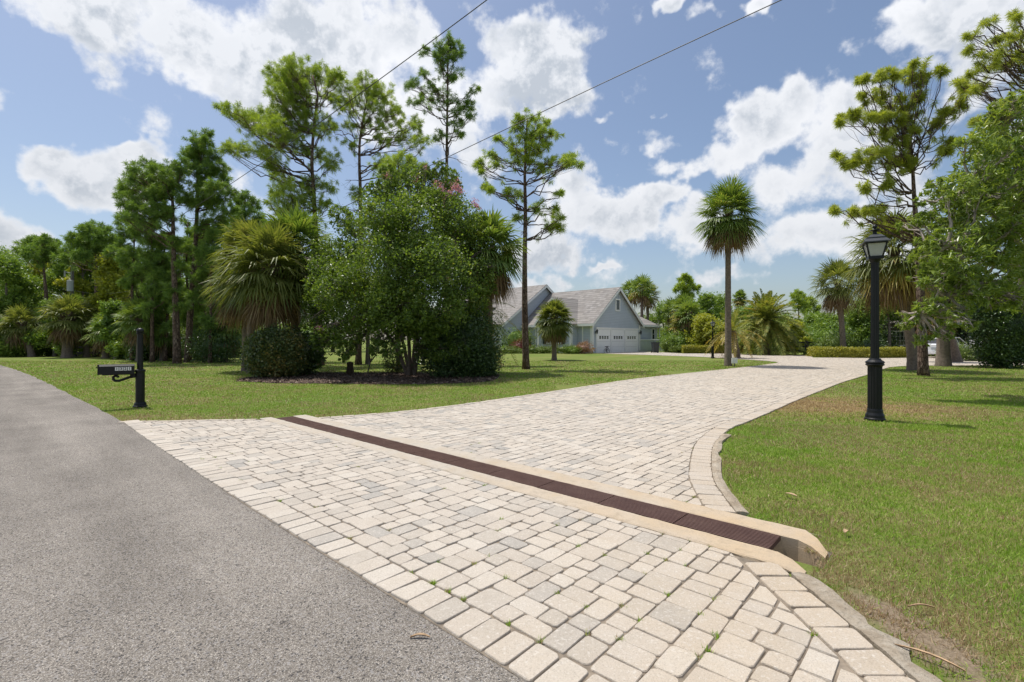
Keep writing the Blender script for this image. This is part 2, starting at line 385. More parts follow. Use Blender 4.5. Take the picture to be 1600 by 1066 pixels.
def conc_mat():
    m, t, out = new_mat('stained_concrete'); p = geo(t).outputs['Position']
    n = t.noise(p, 3.5, 6, 0.7); f = t.noise(p, 120, 3, 0.8)
    c = t.ramp(n, [(0.22, (0.38, 0.31, 0.22)), (0.36, (0.43, 0.37, 0.29)), (0.52, (0.46, 0.415, 0.35)), (0.75, (0.40, 0.37, 0.33))])
    sx_ = t.new('ShaderNodeSeparateXYZ'); t.l.new(p, sx_.inputs[0])
    c = t.mix(t.math('MULTIPLY', t.maprange(sx_.outputs[0], -0.8, 1.7, 0, .75), t.maprange(t.noise(p, 1.6, 4), .3, .6, .3, 1)), c, (.50, .36, .205))
    c = t.mix(t.maprange(t.noise(p, 14, 6, .75), .5, .7, 0, .45), c, (0.27, 0.215, 0.15))
    c = t.mix(t.maprange(f, 0.5, 0.75, 0, 0.5), c, (0.24, 0.20, 0.155))
    principled(t, out, c, 0.9, 0.2, 0, f, 0.5, 0.006); return m
def kerb_mat():
    m, t, out = new_mat('rough_grey_concrete'); p = geo(t).outputs['Position']
    n = t.noise(p, 6, 6, 0.75); f = t.noise(p, 45, 5, 0.8)
    c = t.ramp(n, [(0.25, (0.24, 0.18, 0.12)), (0.5, (0.44, 0.37, 0.28)), (0.75, (0.58, 0.53, 0.44))])
    c = t.mix(t.maprange(f, 0.5, 0.7, 0, 0.6), c, (0.17, 0.145, 0.11))
    principled(t, out, c, 0.95, 0.2, 0, f, 1.0, 0.02); return m
M['concrete'] = conc_mat(); M['kerb'] = kerb_mat()
M['lawn'] = lawn_mat(); M['asphalt'] = asphalt_mat(); M['paver'] = paver_mat(); M['paver_b'] = paver_mat(True)
M['joint'] = simple('joint_sand', (0.20, 0.165, 0.125), 0.95, 0.4, 12)
M['mulch'] = simple('mulch', (0.085, 0.055, 0.04), 0.95, 0.5, 25, bstr=1.0, bdist=0.03)

S0, S1, T0, T1 = -8.17, -0.56, 3.232, 3.516      # the drain's channel
# one sheet of ground to the horizon, with a slot where the drain channel lies
g = MB(); ss = [-900, S0, S1, 900]; tt = [-900, T0, T1, 900]
for i in range(3):
    for j in range(3):
        if i == 1 and j == 1: continue
        q = [(*st(ss[a], tt[b]), 0.0) for a, b in ((i, j), (i+1, j), (i+1, j+1), (i, j+1))]
        g.add(q, [(0, 1, 2, 3)])
struct(g.build('ground', M['lawn']))

# road edge towards the lawn / pavers, in (s, t)
ROAD_E = [(60, 1.385), (20, 1.385), (2, 1.385), (-1.27, 1.387), (-4, 1.395), (-7, 1.43), (-9.7, 1.50), (-12.5, 1.49), (-16.1, 1.42), (-21, 1.33), (-28.1, 1.11), (-35.9, .68), (-46, -.1), (-60, -1.6), (-85, -5), (-130, -14)]
re_xy = smooth_line([st(*p) for p in ROAD_E], 0.25)
nzv = np.array([RNG.normal(0, 1) for _ in range(len(re_xy))]); nzv = np.convolve(nzv, np.ones(3)/3, 'same')*0.02
wob = np.where((to_st(re_xy)[:, 0] > -9.8) & (to_st(re_xy)[:, 0] < 3), 0.028+np.abs(nzv)*.35, nzv)
road_edge = offset(re_xy, (wob if np.dot(offset(re_xy, .1)[30]-re_xy[30], NV) > 0 else -wob)[:, None])
road_far = offset(re_xy[::6], 6.2)
if np.dot(road_far[0]-re_xy[0], NV) > 0: road_far = offset(re_xy[::6], -6.2)
ROAD_POLY = np.concatenate([road_edge, road_far[::-1]])
r = MB(); r.prism([tuple(p) for p in (ROAD_POLY if True else ROAD_POLY)], -0.03, 0.008)
ro = struct(r.build('asphalt_road', M['asphalt']))

# driveway outline ------------------------------------------------
R_IN = [(1.32, 0.9), (1.32, 1.94), (1.32, 2.5), (1.335, 2.70)]                     # near flare, inner side of the border course
R_EDGE = [(1.66, 3.60), (1.73, 3.95), (1.83, 4.4), (2.07, 5.04), (2.37, 5.74), (2.67, 6.29), (3.22, 7.1), (3.68, 7.6), (4.96, 9.06),
          (5.94, 10.2), (7.47, 11.9), (10.0, 14.7), (13.0, 17.8), (16, 21), (18.0, 23.0), (20.0, 24.0), (23.5, 24.3), (30, 24.4), (40, 24.5)]
L_EDGE = [(-3.20, 8.02), (-2.62, 8.3), (-2.05, 8.67), (-1.24, 9.41), (0, 10.86), (1.71, 13.0), (4.26, 16.2), (9.1, 21), (13, 25), (15.0, 27.4), (15.4, 28.4)]
ISL = [(15.4, 28.4), (15.5, 30.0), (15.0, 33), (14.2, 36.6), (12.4, 39.8), (10.4, 43.0), (8.9, 45.2), (7.8, 46.6)]
re_s = smooth_line(R_EDGE, 0.12); le_s = smooth_line(L_EDGE, 0.12); is_s = smooth_line(ISL, 0.3)
FAR = [(13.9, 52.9), (15.0, 51.0), (15.9, 45.3), (18, 45.1), (21, 45), (24.0, 39.2), (21.6, 34.9), (25, 34.6), (28.5, 35), (30, 38), (33, 38), (33, 33), (40, 32)]
MAIN_POLY = np.concatenate([[st(-0.6, 3.73)], re_s, FAR[::-1], is_s[::-1], le_s[::-1], [st(-8.1, 3.73)]])
FRONT_POLY = np.array([st(-9.72, 1.50), st(-7, 1.43), st(-4, 1.395), st(-1.27, 1.387), (1.515, 0.491), (1.515, 2.72), st(-0.62, 3.045), st(-8.35, 3.045)])
bed = MB()
bed.F.append(np.array([list(range(len(MAIN_POLY)))])); bed.V.append(np.array([(x, y, 0.0105) for x, y in MAIN_POLY])); bed.nv += len(MAIN_POLY)
bed.add([(*st(-9.70, 1.5), .0105), (*st(-4, 1.395), .0105), (*st(-4, 3.045), .0105), (*st(-8.35, 3.045), .0105)], [(0, 1, 2, 3)]); bed.add([(*st(-4, 1.395), .0105), (1.515, .491, .0105), (1.515, 2.72, .0105), (*st(-.62, 3.045), .0105), (*st(-4, 3.045), .0105)], [(0, 1, 2, 3, 4)])
bo = struct(bed.build('driveway_bed', M['joint']))

def pavers(mb, Q, z=0.020, cham=0.015, bev=0.005, rnd=0.5):
    """Q: (N,4,2) corners, one tumbled stone each"""
    Q = np.asarray(Q, float); n = len(Q)
    Q = Q+RNG.normal(0, 0.0032, Q.shape)
    prev = np.roll(Q, 1, 1); nxt = np.roll(Q, -1, 1)
    dp = prev-Q; dp /= np.linalg.norm(dp, axis=2)[..., None]; dn = nxt-Q; dn /= np.linalg.norm(dn, axis=2)[..., None]
    c = cham*(1+rnd*RNG.uniform(-1, 1, (n, 4)))[..., None]
    A = Q+dp*c; B = Q+dn*c
    mid = Q+(dp+dn)*c*RNG.uniform(0.26, .42, (n, 4, 1))
    O = np.stack([A, mid, B], 2).reshape(n, 12, 2)
    cen = O.mean(1, keepdims=True); size = np.linalg.norm(O-cen, axis=2, keepdims=True)
    I = O+(cen-O)/size*bev; I2 = O+(cen-O)/size*bev*0.35
    zt = z+RNG.normal(0, 0.0016, (n, 1)); tilt = RNG.normal(0, 0.010, (n, 1, 2))
    def zz(Pn, dz): return (zt+dz+((Pn-cen)*tilt).sum(2))[..., None]
    low = np.concatenate([O, np.full((n, 12, 1), 0.0045)], 2)
    m1 = np.concatenate([I2, zz(I2, -0.004)], 2); top = np.concatenate([I, zz(I, 0)], 2)
    V = np.concatenate([top, m1, low], 1).reshape(-1, 3)
    base = (np.arange(n)*36)[:, None]
    k = np.arange(12); k2 = (k+1) % 12
    topf = base+k[None]
    q1 = np.stack([k+12, k2+12, k2, k], 1); q2 = np.stack([k+24, k2+24, k2+12, k+12], 1)
    qs = (np.concatenate([q1, q2])[None]+base[:, :, None]).reshape(-1, 4)
    o = mb.nv; mb.V.append(V); mb.nv += len(V); mb.F.append(topf+o); mb.F.append(qs+o)

def pack(poly, s0, s1, t0, t1, cs, inner_test):
    ns, ntt = int((s1-s0)/cs), int((t1-t0)/cs)
    occ = np.zeros((ntt, ns), bool); SS, TT = np.meshgrid(s0+(np.arange(ns)+.5)*cs, t0+(np.arange(ntt)+.5)*cs)
    pts = np.stack([SS.ravel()*DV[0]+TT.ravel()*NV[0], SS.ravel()*DV[1]+TT.ravel()*NV[1]], 1)
    inside = inner_test(pts).reshape(ntt, ns); rects = []
    rr = random.Random(5)
    for j in range(ntt):
        row = np.nonzero(inside[j] & ~occ[j])[0]
        if not len(row): continue
        i = int(row[0]); rowset = occ[j]; ins = inside[j]; last = int(row[-1])
        while i <= last:
            if rowset[i] or not ins[i]: i += 1; continue
            e = i
            while e < ns and not rowset[e] and ins[e] and e-i < 60: e += 1
            run = e-i
            while run > 0:
                if run in (1, 2, 3): w = run
                elif run == 4: w = 2
                elif run == 5: w = rr.choice((2, 3))
                else: w = rr.choice((2, 2, 3))
                if run-w == 1: w = 2 if run-2 != 1 else 3
                w = min(w, run)
                h = rr.choice((2, 3, 2, 3)) if w == 2 else rr.choice((2, 2, 2, 3, 3))
                h = min(h, ntt-j)
                while h > 1 and occ[j:j+h, i:i+w].any(): h -= 1
                occ[j:j+h, i:i+w] = True
                rects.append((s0+i*cs, s0+(i+w)*cs, t0+j*cs, t0+(j+h)*cs)); i += w; run -= w
            i = max(i, e)
    Rr = np.array(rects); gp = 0.0024
    a, b, c, d = Rr[:, 0]+gp, Rr[:, 1]-gp, Rr[:, 2]+gp, Rr[:, 3]-gp
    Q = np.stack([np.stack([a, c], 1), np.stack([b, c], 1), np.stack([b, d], 1), np.stack([a, d], 1)], 1)
    return Q[..., :1]*DV+Q[..., 1:]*NV

re_line = [tuple(p) for p in re_s]; le_line = [tuple(p) for p in le_s]
def test_main(p):
    ok = inpoly(p, MAIN_POLY); t_ = to_st(p)
    idx = np.nonzero(ok)[0]; q = p[idx]
    dR = pdist(q, re_line[::3]); keep = dR > 0.12
    keep &= pdist(q, le_line[::3]) > 0.05
    keep &= (t_[idx, 1] > 3.745)
    ok[idx] = keep; return ok
def test_front(p):
    t_ = to_st(p); ok = (t_[:, 1] > 1.60) & (t_[:, 1] < 3.07) & inpoly(p, FRONT_POLY) & (p[:, 0] < 1.42)
    return ok
stone = MB()
Q1 = pack(None, -36, 26, 3.742, 48, 0.0605, test_main)
c1 = Q1.mean(1)
vis = (np.abs(c1[:, 0])/np.maximum(c1[:, 1], 0.1) < 1.12)
Q1 = Q1[vis]
Q2 = pack(None, -9.9, 0.9, 1.605, 3.09, 0.0605, test_front)
inR = offset(re_s, 0.213 if offset(re_s, 0.1)[20][0] < re_s[20][0] else -0.213)
inL = offset(le_s, 0.125 if offset(le_s, 0.1)[20][0] > le_s[20][0] else -0.125)
fl_edge = np.array([st(-9.68, 1.50), st(-8.35, 3.04)]); fd = (fl_edge[1]-fl_edge[0])/np.linalg.norm(fl_edge[1]-fl_edge[0]); fn = np.array((fd[1], -fd[0]))
if np.dot(fn, st(-5, 2)-fl_edge[0]) < 0: fn = -fn
def cutter(line, inside_pt_side):
    L = np.asarray(line); mid = (L[1:]+L[:-1])/2; T = L[1:]-L[:-1]; T = T/np.linalg.norm(T, axis=1)[:, None]; Nn = np.stack([-T[:, 1], T[:, 0]], 1)*inside_pt_side
    return mid, Nn
def apply_cut(mb, Q, mid, Nn, z=0.020):
    cen_ = Q.mean(1); idx = np.array([int(np.argmin(((mid-c)**2).sum(1))) for c in cen_]) if len(Q) else np.zeros(0, int)
    d = ((Q-mid[idx][:, None])*Nn[idx][:, None]).sum(2); full = (d >= 0).all(1); none = (d < 0.0).all(1)
    for k in np.nonzero(~full & ~none)[0]:
        P_, D_ = Q[k], d[k]; out_ = []
        for a in range(4):
            b = (a+1) % 4
            if D_[a] >= 0: out_.append(P_[a])
            if (D_[a] >= 0) != (D_[b] >= 0): t_ = D_[a]/(D_[a]-D_[b]); out_.append(P_[a]+(P_[b]-P_[a])*t_)
        O_ = np.array(out_); ar = abs(sum(O_[i][0]*O_[(i+1) % len(O_)][1]-O_[(i+1) % len(O_)][0]*O_[i][1] for i in range(len(O_))))/2
        if len(O_) < 3 or ar < 0.0012: continue
        cc_ = O_.mean(0); rr_ = np.linalg.norm(O_-cc_, axis=1)[:, None]; I_ = O_+(cc_-O_)*np.minimum(.35, .009/rr_); n_ = len(O_); zt_ = z+RNG.normal(0, .0012)
        V_ = np.concatenate([np.c_[I_, np.full(n_, zt_)], np.c_[O_+(cc_-O_)*np.minimum(.1, .002/rr_), np.full(n_, .0045)]])
        o_ = mb.nv; mb.V.append(V_); mb.nv += 2*n_; mb.F.append(np.array([list(range(n_))])+o_); i_ = np.arange(n_); mb.F.append(np.stack([i_+n_, (i_+1) % n_+n_, (i_+1) % n_, i_], 1)+o_)
    return Q[full]
near = Q1.mean(1); nearm = near[:, 1] < 60
mR, nR = cutter(inR, 1 if offset(re_s, 0.1)[20][0] < re_s[20][0] else -1)
mL, nL = cutter(inL, 1 if offset(le_s, 0.1)[20][0] > le_s[20][0] else -1)
dRr = pdist(near, re_line[::3]); dLl = pdist(near, le_line[::3])
a_ = Q1[dRr < .42]; b_ = Q1[(dRr >= .42) & (dLl < .30)]; c_ = Q1[(dRr >= .42) & (dLl >= .30)]
Q1 = np.concatenate([apply_cut(stone, a_, mR, nR), apply_cut(stone, b_, mL, nL), c_])
Q2 = apply_cut(stone, Q2, np.array([(1.318, 2.0)]), np.array([(-1.0, 0.0)]))
Q2 = apply_cut(stone, Q2, np.array([fl_edge[0]+fn*.128]), np.array([fn]))
pavers(stone, Q1); pavers(stone, Q2)
# border courses ---------------------------------------------------
def course(line, w, d_along, side, gap=0.006):
    L = np.array(line, float); seg = np.linalg.norm(np.diff(L, axis=0), axis=1); cum = np.concatenate([[0], np.cumsum(seg)])
    n = int(cum[-1]/d_along); ts = np.linspace(0, cum[-1], n+1)
    px_ = np.interp(ts, cum, L[:, 0]); py_ = np.interp(ts, cum, L[:, 1]); A = np.stack([px_, py_], 1); B = offset(A, side*w)
    T = np.gradient(A, axis=0); T /= np.linalg.norm(T, axis=1)[:, None]
    nn = (B-A)/w
    a0 = A[:-1]+T[:-1]*gap/2+nn[:-1]*gap/2; a1 = A[1:]-T[1:]*gap/2+nn[1:]*gap/2
    b1 = B[1:]-T[1:]*gap/2-nn[1:]*gap/2; b0 = B[:-1]+T[:-1]*gap/2-nn[:-1]*gap/2
    Q = np.stack([a0, a1, b1, b0], 1)
    ar = np.cross(Q[:, 1]-Q[:, 0], Q[:, 2]-Q[:, 0])
    if ar.mean() < 0: Q = Q[:, ::-1]
    return Q
road_c = smooth_line([st(s_, t_) for s_, t_ in [(2.2, 1.39), (0, 1.388), (-1.27, 1.39), (-4, 1.40), (-7, 1.435), (-9.68, 1.505)]], 0.2)
sgn = 1 if np.dot(offset(road_c, 0.1)[3]-road_c[3], NV) > 0 else -1
pavers(stone, course(road_c, 0.208, 0.135, sgn), z=0.021)
stone_o = struct(stone.build('driveway_pavers', M['paver']))
bord = MB()
sg = 1 if offset(re_s, 0.1)[20][0] < re_s[20][0] else -1
pavers(bord, course(re_s[:int(len(re_s)*0.98)], 0.21, 0.135, sg), z=0.023)
sg = 1 if offset(le_s, 0.1)[20][0] > le_s[20][0] else -1
pavers(bord, course(le_s, 0.12, 0.19, sg), z=0.023)
ce = np.linspace(0, 1, 12)[:, None]*(fl_edge[1]-fl_edge[0])+fl_edge[0]
pavers(bord, course(ce, 0.12, 0.17, 1 if np.dot(offset(ce, .1)[3]-ce[3], fn) > 0 else -1), z=0.023)
near_c = np.array([(1.325, 0.6), (1.325, 1.2), (1.325, 1.9), (1.325, 2.79)])
pavers(bord, course(near_c, 0.19, 0.15, -1), z=0.023)

struct(bord.build('driveway_border_course', M['paver_b']))

# rough concrete edging outside the border on the right
def strip(mb, line, w, side, z, jit=0.012, z0=0.0):
    A = np.array(line, float); B = offset(A, side*w)
    n = len(A); B = B+RNG.normal(0, jit, B.shape); za = z+RNG.normal(0, 0.004, n); zb = z*0.8+RNG.normal(0, 0.006, n)
    V = np.concatenate([np.c_[A, np.full(n, z0)], np.c_[A, za], np.c_[(A+B)/2, za+0.004], np.c_[B, zb], np.c_[B, np.full(n, z0)]])
    i = np.arange(n-1); F = []
    for k in range(4): F.append(np.stack([i+k*n, i+1+k*n, i+1+(k+1)*n, i+(k+1)*n], 1))
    mb.add(V, np.concatenate(F)); o_ = mb.nv-5*n; mb.F.append(np.array([[k*n for k in range(5)]])+o_); mb.F.append(np.array([[k*n+n-1 for k in range(5)][::-1]])+o_)
edg = MB()
ln = re_s[(re_s[:, 1] < 6.6)]; wv_ = 0.095
strip(edg, ln, 0.085, -1 if offset(re_s, 0.1)[20][0] < re_s[20][0] else 1, 0.028)
ln2 = np.stack([np.full(30, 1.522)+RNG.normal(0, .003, 30), np.linspace(2.66, 0.7, 30)], 1)
strip(edg, ln2, 0.10, 1, 0.026)
struct(edg.build('concrete_edging', M['kerb']))

# trench drain ------------------------------------------------------
td = thing('trench_drain', 'maroon metal grate channel drain set in tan concrete across the driveway', 'drain', (*st(-4.4, 3.38), 0))
def stp(s_, t_, z): return (*st(s_, t_), z)
def rim(t0, t1, sa, sb, chamf):
    mb = MB(); n = 90; ssv = np.linspace(sa, sb, n); A = []
    prof = [(t0, 0.0), (t0, 0.022), (t0+0.012, 0.030), (t1-0.008, 0.030), (t1, 0.026), (t1, -0.22)] if t0 < T0 else [(t0, -0.22), (t0, 0.026), (t0+0.008, 0.030), (t1-0.014, 0.030), (t1, 0.02), (t1, 0.0)]
    m = len(prof)
    for k, s_ in enumerate(ssv):
        end = max(0.0, (s_-(sb-0.17))/0.17)
        for (t_, z) in prof:
            tt_ = t_+RNG.normal(0, 0.0012)
            if t0 > T0: tt_ -= end**1.4*(0.14 if t_ < t0+.05 else 0.26)
            else: tt_ -= end**1.4*(0.12 if t_ > t0+.05 else 0.02)
            zz_ = z+(RNG.normal(0, 0.0012) if z > 0 else 0)-(0.02*end*end if z > 0.01 else 0)
            A.append(stp(s_, tt_+(RNG.normal(0, .0022) if z < .025 else 0), zz_))
    idx = np.arange(n*m).reshape(n, m)
    F = np.stack([idx[:-1, :-1], idx[1:, :-1], idx[1:, 1:], idx[:-1, 1:]], -1).reshape(-1, 4)[:, ::-1]
    mb.add(A, F); mb.F.append(np.array([list(idx[-1])])+mb.nv-n*m); mb.F.append(np.array([list(idx[0])[::-1]])+mb.nv-n*m)
    return mb
rim(3.048, T0, -8.32, -0.62, -1).build('concrete_rim', M['concrete'], td)
rim(T1, 3.735, -8.15, -0.575, 1).build('concrete_rim', M['concrete'], td)
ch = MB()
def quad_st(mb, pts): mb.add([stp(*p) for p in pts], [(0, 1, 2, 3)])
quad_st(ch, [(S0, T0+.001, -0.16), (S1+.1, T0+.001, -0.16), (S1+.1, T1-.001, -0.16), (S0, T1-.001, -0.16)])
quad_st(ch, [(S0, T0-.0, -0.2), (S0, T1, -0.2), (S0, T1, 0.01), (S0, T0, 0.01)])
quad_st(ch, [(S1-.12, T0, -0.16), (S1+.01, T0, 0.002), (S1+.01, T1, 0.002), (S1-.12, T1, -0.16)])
ch.build('channel', simple('shade_toned_channel_concrete', (.13, .12, .09), .95, .4, 14, bstr=.8, bdist=.01), td)  # shade inside the channel is put into this darker concrete colour
def grate_mat():
    m, t, out = new_mat('grate_metal'); p = geo(t).outputs['Position']; n = t.noise(p, 6, 5, 0.7)
    c = t.ramp(n, [(0.3, (0.085, 0.040, 0.030)), (0.6, (0.12, 0.064, 0.048)), (0.8, (0.19, 0.12, 0.085))])
    principled(t, out, c, 0.55, 0.4, 0, t.noise(p, 90, 3), 0.2, 0.002); return m
M['grate'] = grate_mat()
a = S0+0.01
while a < -0.90:
    b = min(a+0.61, -0.84)
    if b-a < 0.12: break
    mb = MB()
    n = 12; tw = (T1-T0-0.012)/n
    for k in range(n):
        tc_ = T0+0.006+(k+.5)*tw
        mb.bar(stp(a+.004, tc_, 0.0195), stp(b-.004, tc_, 0.0195), tw*0.54, 0.020)
    nb = max(2, int((b-a)/0.10))
    for k in range(nb+1):
        sc_ = a+.010+(b-a-.020)*k/nb
        mb.bar(stp(sc_, T0+.004, 0.006), stp(sc_, T1-.004, 0.006), 0.010, 0.020)
    mb.build('grate', M['grate'], td); a = b
# ------------------------------------------------------------------ vegetation builders
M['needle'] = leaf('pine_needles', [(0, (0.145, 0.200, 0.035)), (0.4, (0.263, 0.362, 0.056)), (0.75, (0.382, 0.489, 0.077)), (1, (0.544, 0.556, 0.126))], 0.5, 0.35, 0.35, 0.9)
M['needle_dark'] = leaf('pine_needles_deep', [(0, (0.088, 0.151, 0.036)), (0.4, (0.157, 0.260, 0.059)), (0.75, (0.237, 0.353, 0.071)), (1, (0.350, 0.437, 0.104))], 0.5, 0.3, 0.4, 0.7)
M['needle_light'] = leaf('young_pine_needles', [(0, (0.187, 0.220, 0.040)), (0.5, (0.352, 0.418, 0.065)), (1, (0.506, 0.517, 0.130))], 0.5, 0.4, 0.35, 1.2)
M['palm'] = leaf('palm_fronds', [(0, (0.081, 0.134, 0.030)), (0.4, (0.132, 0.211, 0.045)), (0.75, (0.214, 0.277, 0.068)), (1, (0.392, 0.386, 0.135))], 0.5, 0.35, 0.45, 1.2, 0.35)
M['palm_olive'] = leaf('olive_palm_fronds', [(0, (0.067, 0.095, 0.019)), (0.4, (0.135, 0.170, 0.039)), (0.75, (0.224, 0.247, 0.072)), (1, (0.383, 0.339, 0.144))], 0.5, 0.35, 0.45, 1.2, 0.35)
M['palm_dead'] = leaf('dead_palm_fronds', [(0, (0.10, 0.060, 0.030)), (0.45, (0.19, 0.125, 0.065)), (0.8, (0.30, 0.215, 0.12)), (1, (0.36, 0.30, 0.19))], 0.8, 0.25, 0.35, 2.0)
M['palm_yellow'] = leaf('yellowing_palm_fronds', [(0, (0.192, 0.168, 0.036)), (0.5, (0.360, 0.288, 0.060)), (1, (0.432, 0.288, 0.084))], 0.5, 0.3, 0.4, 1.5)
M['date'] = leaf('date_palm_fronds', [(0, (0.094, 0.137, 0.032)), (0.45, (0.188, 0.233, 0.051)), (0.8, (0.341, 0.322, 0.087)), (1, (0.563, 0.402, 0.130))], 0.5, 0.35, 0.45, 0.8, 0.35)
M['myrtle'] = leaf('crape_myrtle_leaves', [(0, (0.050, 0.090, 0.019)), (0.4, (0.110, 0.181, 0.032)), (0.75, (0.174, 0.254, 0.051)), (0.93, (0.278, 0.323, 0.079)), (1, (0.377, 0.200, 0.079))], 0.40, 0.42, 0.35, 1.2, 0.5)
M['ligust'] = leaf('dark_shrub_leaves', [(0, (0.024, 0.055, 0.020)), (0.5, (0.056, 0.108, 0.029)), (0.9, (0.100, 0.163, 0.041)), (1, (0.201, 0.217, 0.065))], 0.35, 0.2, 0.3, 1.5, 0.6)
M['bronze'] = leaf('green_and_bronze_leaves', [(0, (0.042, 0.076, 0.026)), (0.5, (0.095, 0.142, 0.040)), (0.8, (0.252, 0.208, 0.055)), (1, (0.546, 0.321, 0.109))], 0.35, 0.2, 0.5, 0.8, 0.6)
M['hedge_y'] = leaf('yellow_hedge_leaves', [(0, (0.161, 0.184, 0.023)), (0.5, (0.310, 0.310, 0.040)), (1, (0.483, 0.448, 0.081))], 0.45, 0.3, 0.3, 2)
M['hedge_g'] = leaf('green_hedge_leaves', [(0, (0.075, 0.125, 0.025)), (0.5, (0.138, 0.206, 0.037)), (1, (0.237, 0.288, 0.075))], 0.45, 0.3, 0.3, 2)
M['oak'] = leaf('narrow_tree_leaves', [(0, (0.099, 0.161, 0.031)), (0.4, (0.186, 0.269, 0.046)), (0.75, (0.303, 0.385, 0.082)), (0.95, (0.430, 0.465, 0.137)), (1, (0.600, 0.537, 0.253))], 0.35, 0.35, 0.4, 0.9, 0.6)
M['broad'] = leaf('broad_leaves', [(0, (0.083, 0.157, 0.032)), (0.4, (0.164, 0.266, 0.047)), (0.8, (0.273, 0.375, 0.067)), (1, (0.464, 0.484, 0.119))], 0.45, 0.3, 0.45, 0.5)
M['broad_y'] = leaf('yellow_green_leaves', [(0, (0.172, 0.209, 0.026)), (0.5, (0.312, 0.351, 0.039)), (1, (0.499, 0.478, 0.078))], 0.5, 0.35, 0.4, 0.6)
M['red'] = leaf('red_leaves', [(0, (0.10, 0.02, 0.02)), (0.6, (0.22, 0.05, 0.04)), (1, (0.12, 0.10, 0.04))], 0.45, 0.25, 0.3, 3)
M['pinkish'] = leaf('pinkish_leaves', [(0, (0.20, 0.12, 0.08)), (0.6, (0.36, 0.20, 0.14)), (1, (0.24, 0.19, 0.08))], 0.5, 0.25, 0.3, 3)
M['flower'] = leaf('pink_blossom', [(0, (0.42, 0.14, 0.30)), (0.6, (0.58, 0.28, 0.50)), (1, (0.66, 0.44, 0.60))], 0.6, 0.3, 0.2, 3)
def grass_mat():
    m, t, out = new_mat('grass_blades'); g = geo(t); ri = g.outputs['Random Per Island']; p = g.outputs['Position']
    patch = t.math('ADD', t.math('MULTIPLY', t.noise(p, 0.55, 4, .6), .55), t.math('MULTIPLY', t.noise(p, 3.0, 4, .65), .45))
    dry = t.maprange(patch, .43, .56, .66, .01)
    for (x, y, rx_, ry_, w) in ((6.0, 9.6, 3.0, 2.0, .95), (2.2, 5.0, .6, 1.6, .35), (1.9, 2.3, .35, .8, .4), (-5.5, 8.1, 3.2, .5, .35), (8.5, 13.5, 2.2, 1.6, .25), (3.2, 12.0, 3.0, .7, .3)):
        q_ = t.vmath('MULTIPLY', t.vmath('SUBTRACT', p, (x, y, 0)), (1/rx_, 1/ry_, 0)); d_ = t.vmath('LENGTH', q_, out=1); dry = t.math('ADD', dry, t.math('MULTIPLY', t.maprange(d_, .4, 1.1, w, 0), t.maprange(patch, .62, .45, .45, 1.0)))
    gcol = t.ramp(t.math('FRACT', t.math('MULTIPLY', ri, 7.3)), [(0, (0.13, 0.245, 0.014)), (0.5, (0.24, 0.39, 0.028)), (1, (0.38, 0.50, 0.08))])
    dcol = t.ramp(t.math('FRACT', t.math('MULTIPLY', ri, 13.7)), [(0, (0.25, 0.155, 0.07)), (0.5, (0.42, 0.30, 0.155)), (1, (0.58, 0.46, 0.28))])
    c = t.mix(t.math('LESS_THAN', ri, dry), gcol, dcol)
    b = t.new('ShaderNodeBsdfPrincipled'); t.l.new(c, b.inputs['Base Color']); b.inputs['Roughness'].default_value = .5; b.inputs['Specular IOR Level'].default_value = .35
    tr = t.new('ShaderNodeBsdfTranslucent'); t.l.new(c, tr.inputs[0]); mx = t.new('ShaderNodeMixShader'); mx.inputs[0].default_value = .35
    t.l.new(b.outputs[0], mx.inputs[1]); t.l.new(tr.outputs[0], mx.inputs[2]); t.l.new(mx.outputs[0], out.inputs[0]); return m
M['grass'] = grass_mat()

def unit(v): return v/(np.linalg.norm(v, axis=-1, keepdims=True)+1e-9)
def rnd_dirs(n): return unit(RNG.normal(0, 1, (n, 3)))

def leaves(mb, P, size, aspect=0.5, up=0.35, jit=0.35, N=None):
    """one folded diamond leaf at every point"""
    n = len(P); a = rnd_dirs(n); nn = unit(rnd_dirs(n)+np.array((0, 0, up*2)))
    a = unit(a-nn*(a*nn).sum(1, keepdims=True)); b = np.cross(nn, a)
    L = size*(1+jit*RNG.uniform(-1, 1, (n, 1))); w = L*aspect
    V = np.stack([P-a*L*.5, P+b*w*.5-a*L*.05+nn*w*.1, P+a*L*.5-nn*L*0.08, P-b*w*.5-a*L*.05+nn*w*.1], 1).reshape(-1, 3)
    i = (np.arange(n)*4)[:, None]
    mb.add(V, i+np.array([[0, 1, 2, 3]]))
def spray(mb, C, D, k, L, w, spread=1.0, droop=0.0):
    """k narrow needles out of each point C along D"""
    n = len(C); v = rnd_dirs(n*k).reshape(n, k, 3)
    d = unit(v*spread+D[:, None, :]*0.75); d[..., 2] -= droop
    ln = L*RNG.uniform(0.6, 1.05, (n, k, 1)); off = D[:, None, :]*RNG.uniform(-0.5, 0.25, (n, k, 1))*L
    b0 = C[:, None, :]+off
    s = unit(np.cross(d, rnd_dirs(n*k).reshape(n, k, 3)))*w*.5
    mid = b0+d*ln*0.45
    V = np.stack([b0, mid+s, b0+d*ln-np.array((0, 0, 0.12))*ln, mid-s], 2).reshape(-1, 3)
    i = (np.arange(n*k)*4)[:, None]; mb.add(V, i+np.array([[0, 1, 2, 3]]))

def curve(a, b, sag=0.0, wob=0.0, n=6, start_dir=None):
    a = np.array(a, float); b = np.array(b, float); t = np.linspace(0, 1, n)[:, None]
    P = a+(b-a)*t; L = np.linalg.norm(b-a)
    if start_dir is not None: P = P+np.array(start_dir)*L*(t*(1-t))*1.1
    P[:, 2] += sag*L*(t[:, 0]*(1-t[:, 0]))*4
    P[1:-1] += RNG.normal(0, wob*L, (n-2, 3)); return P

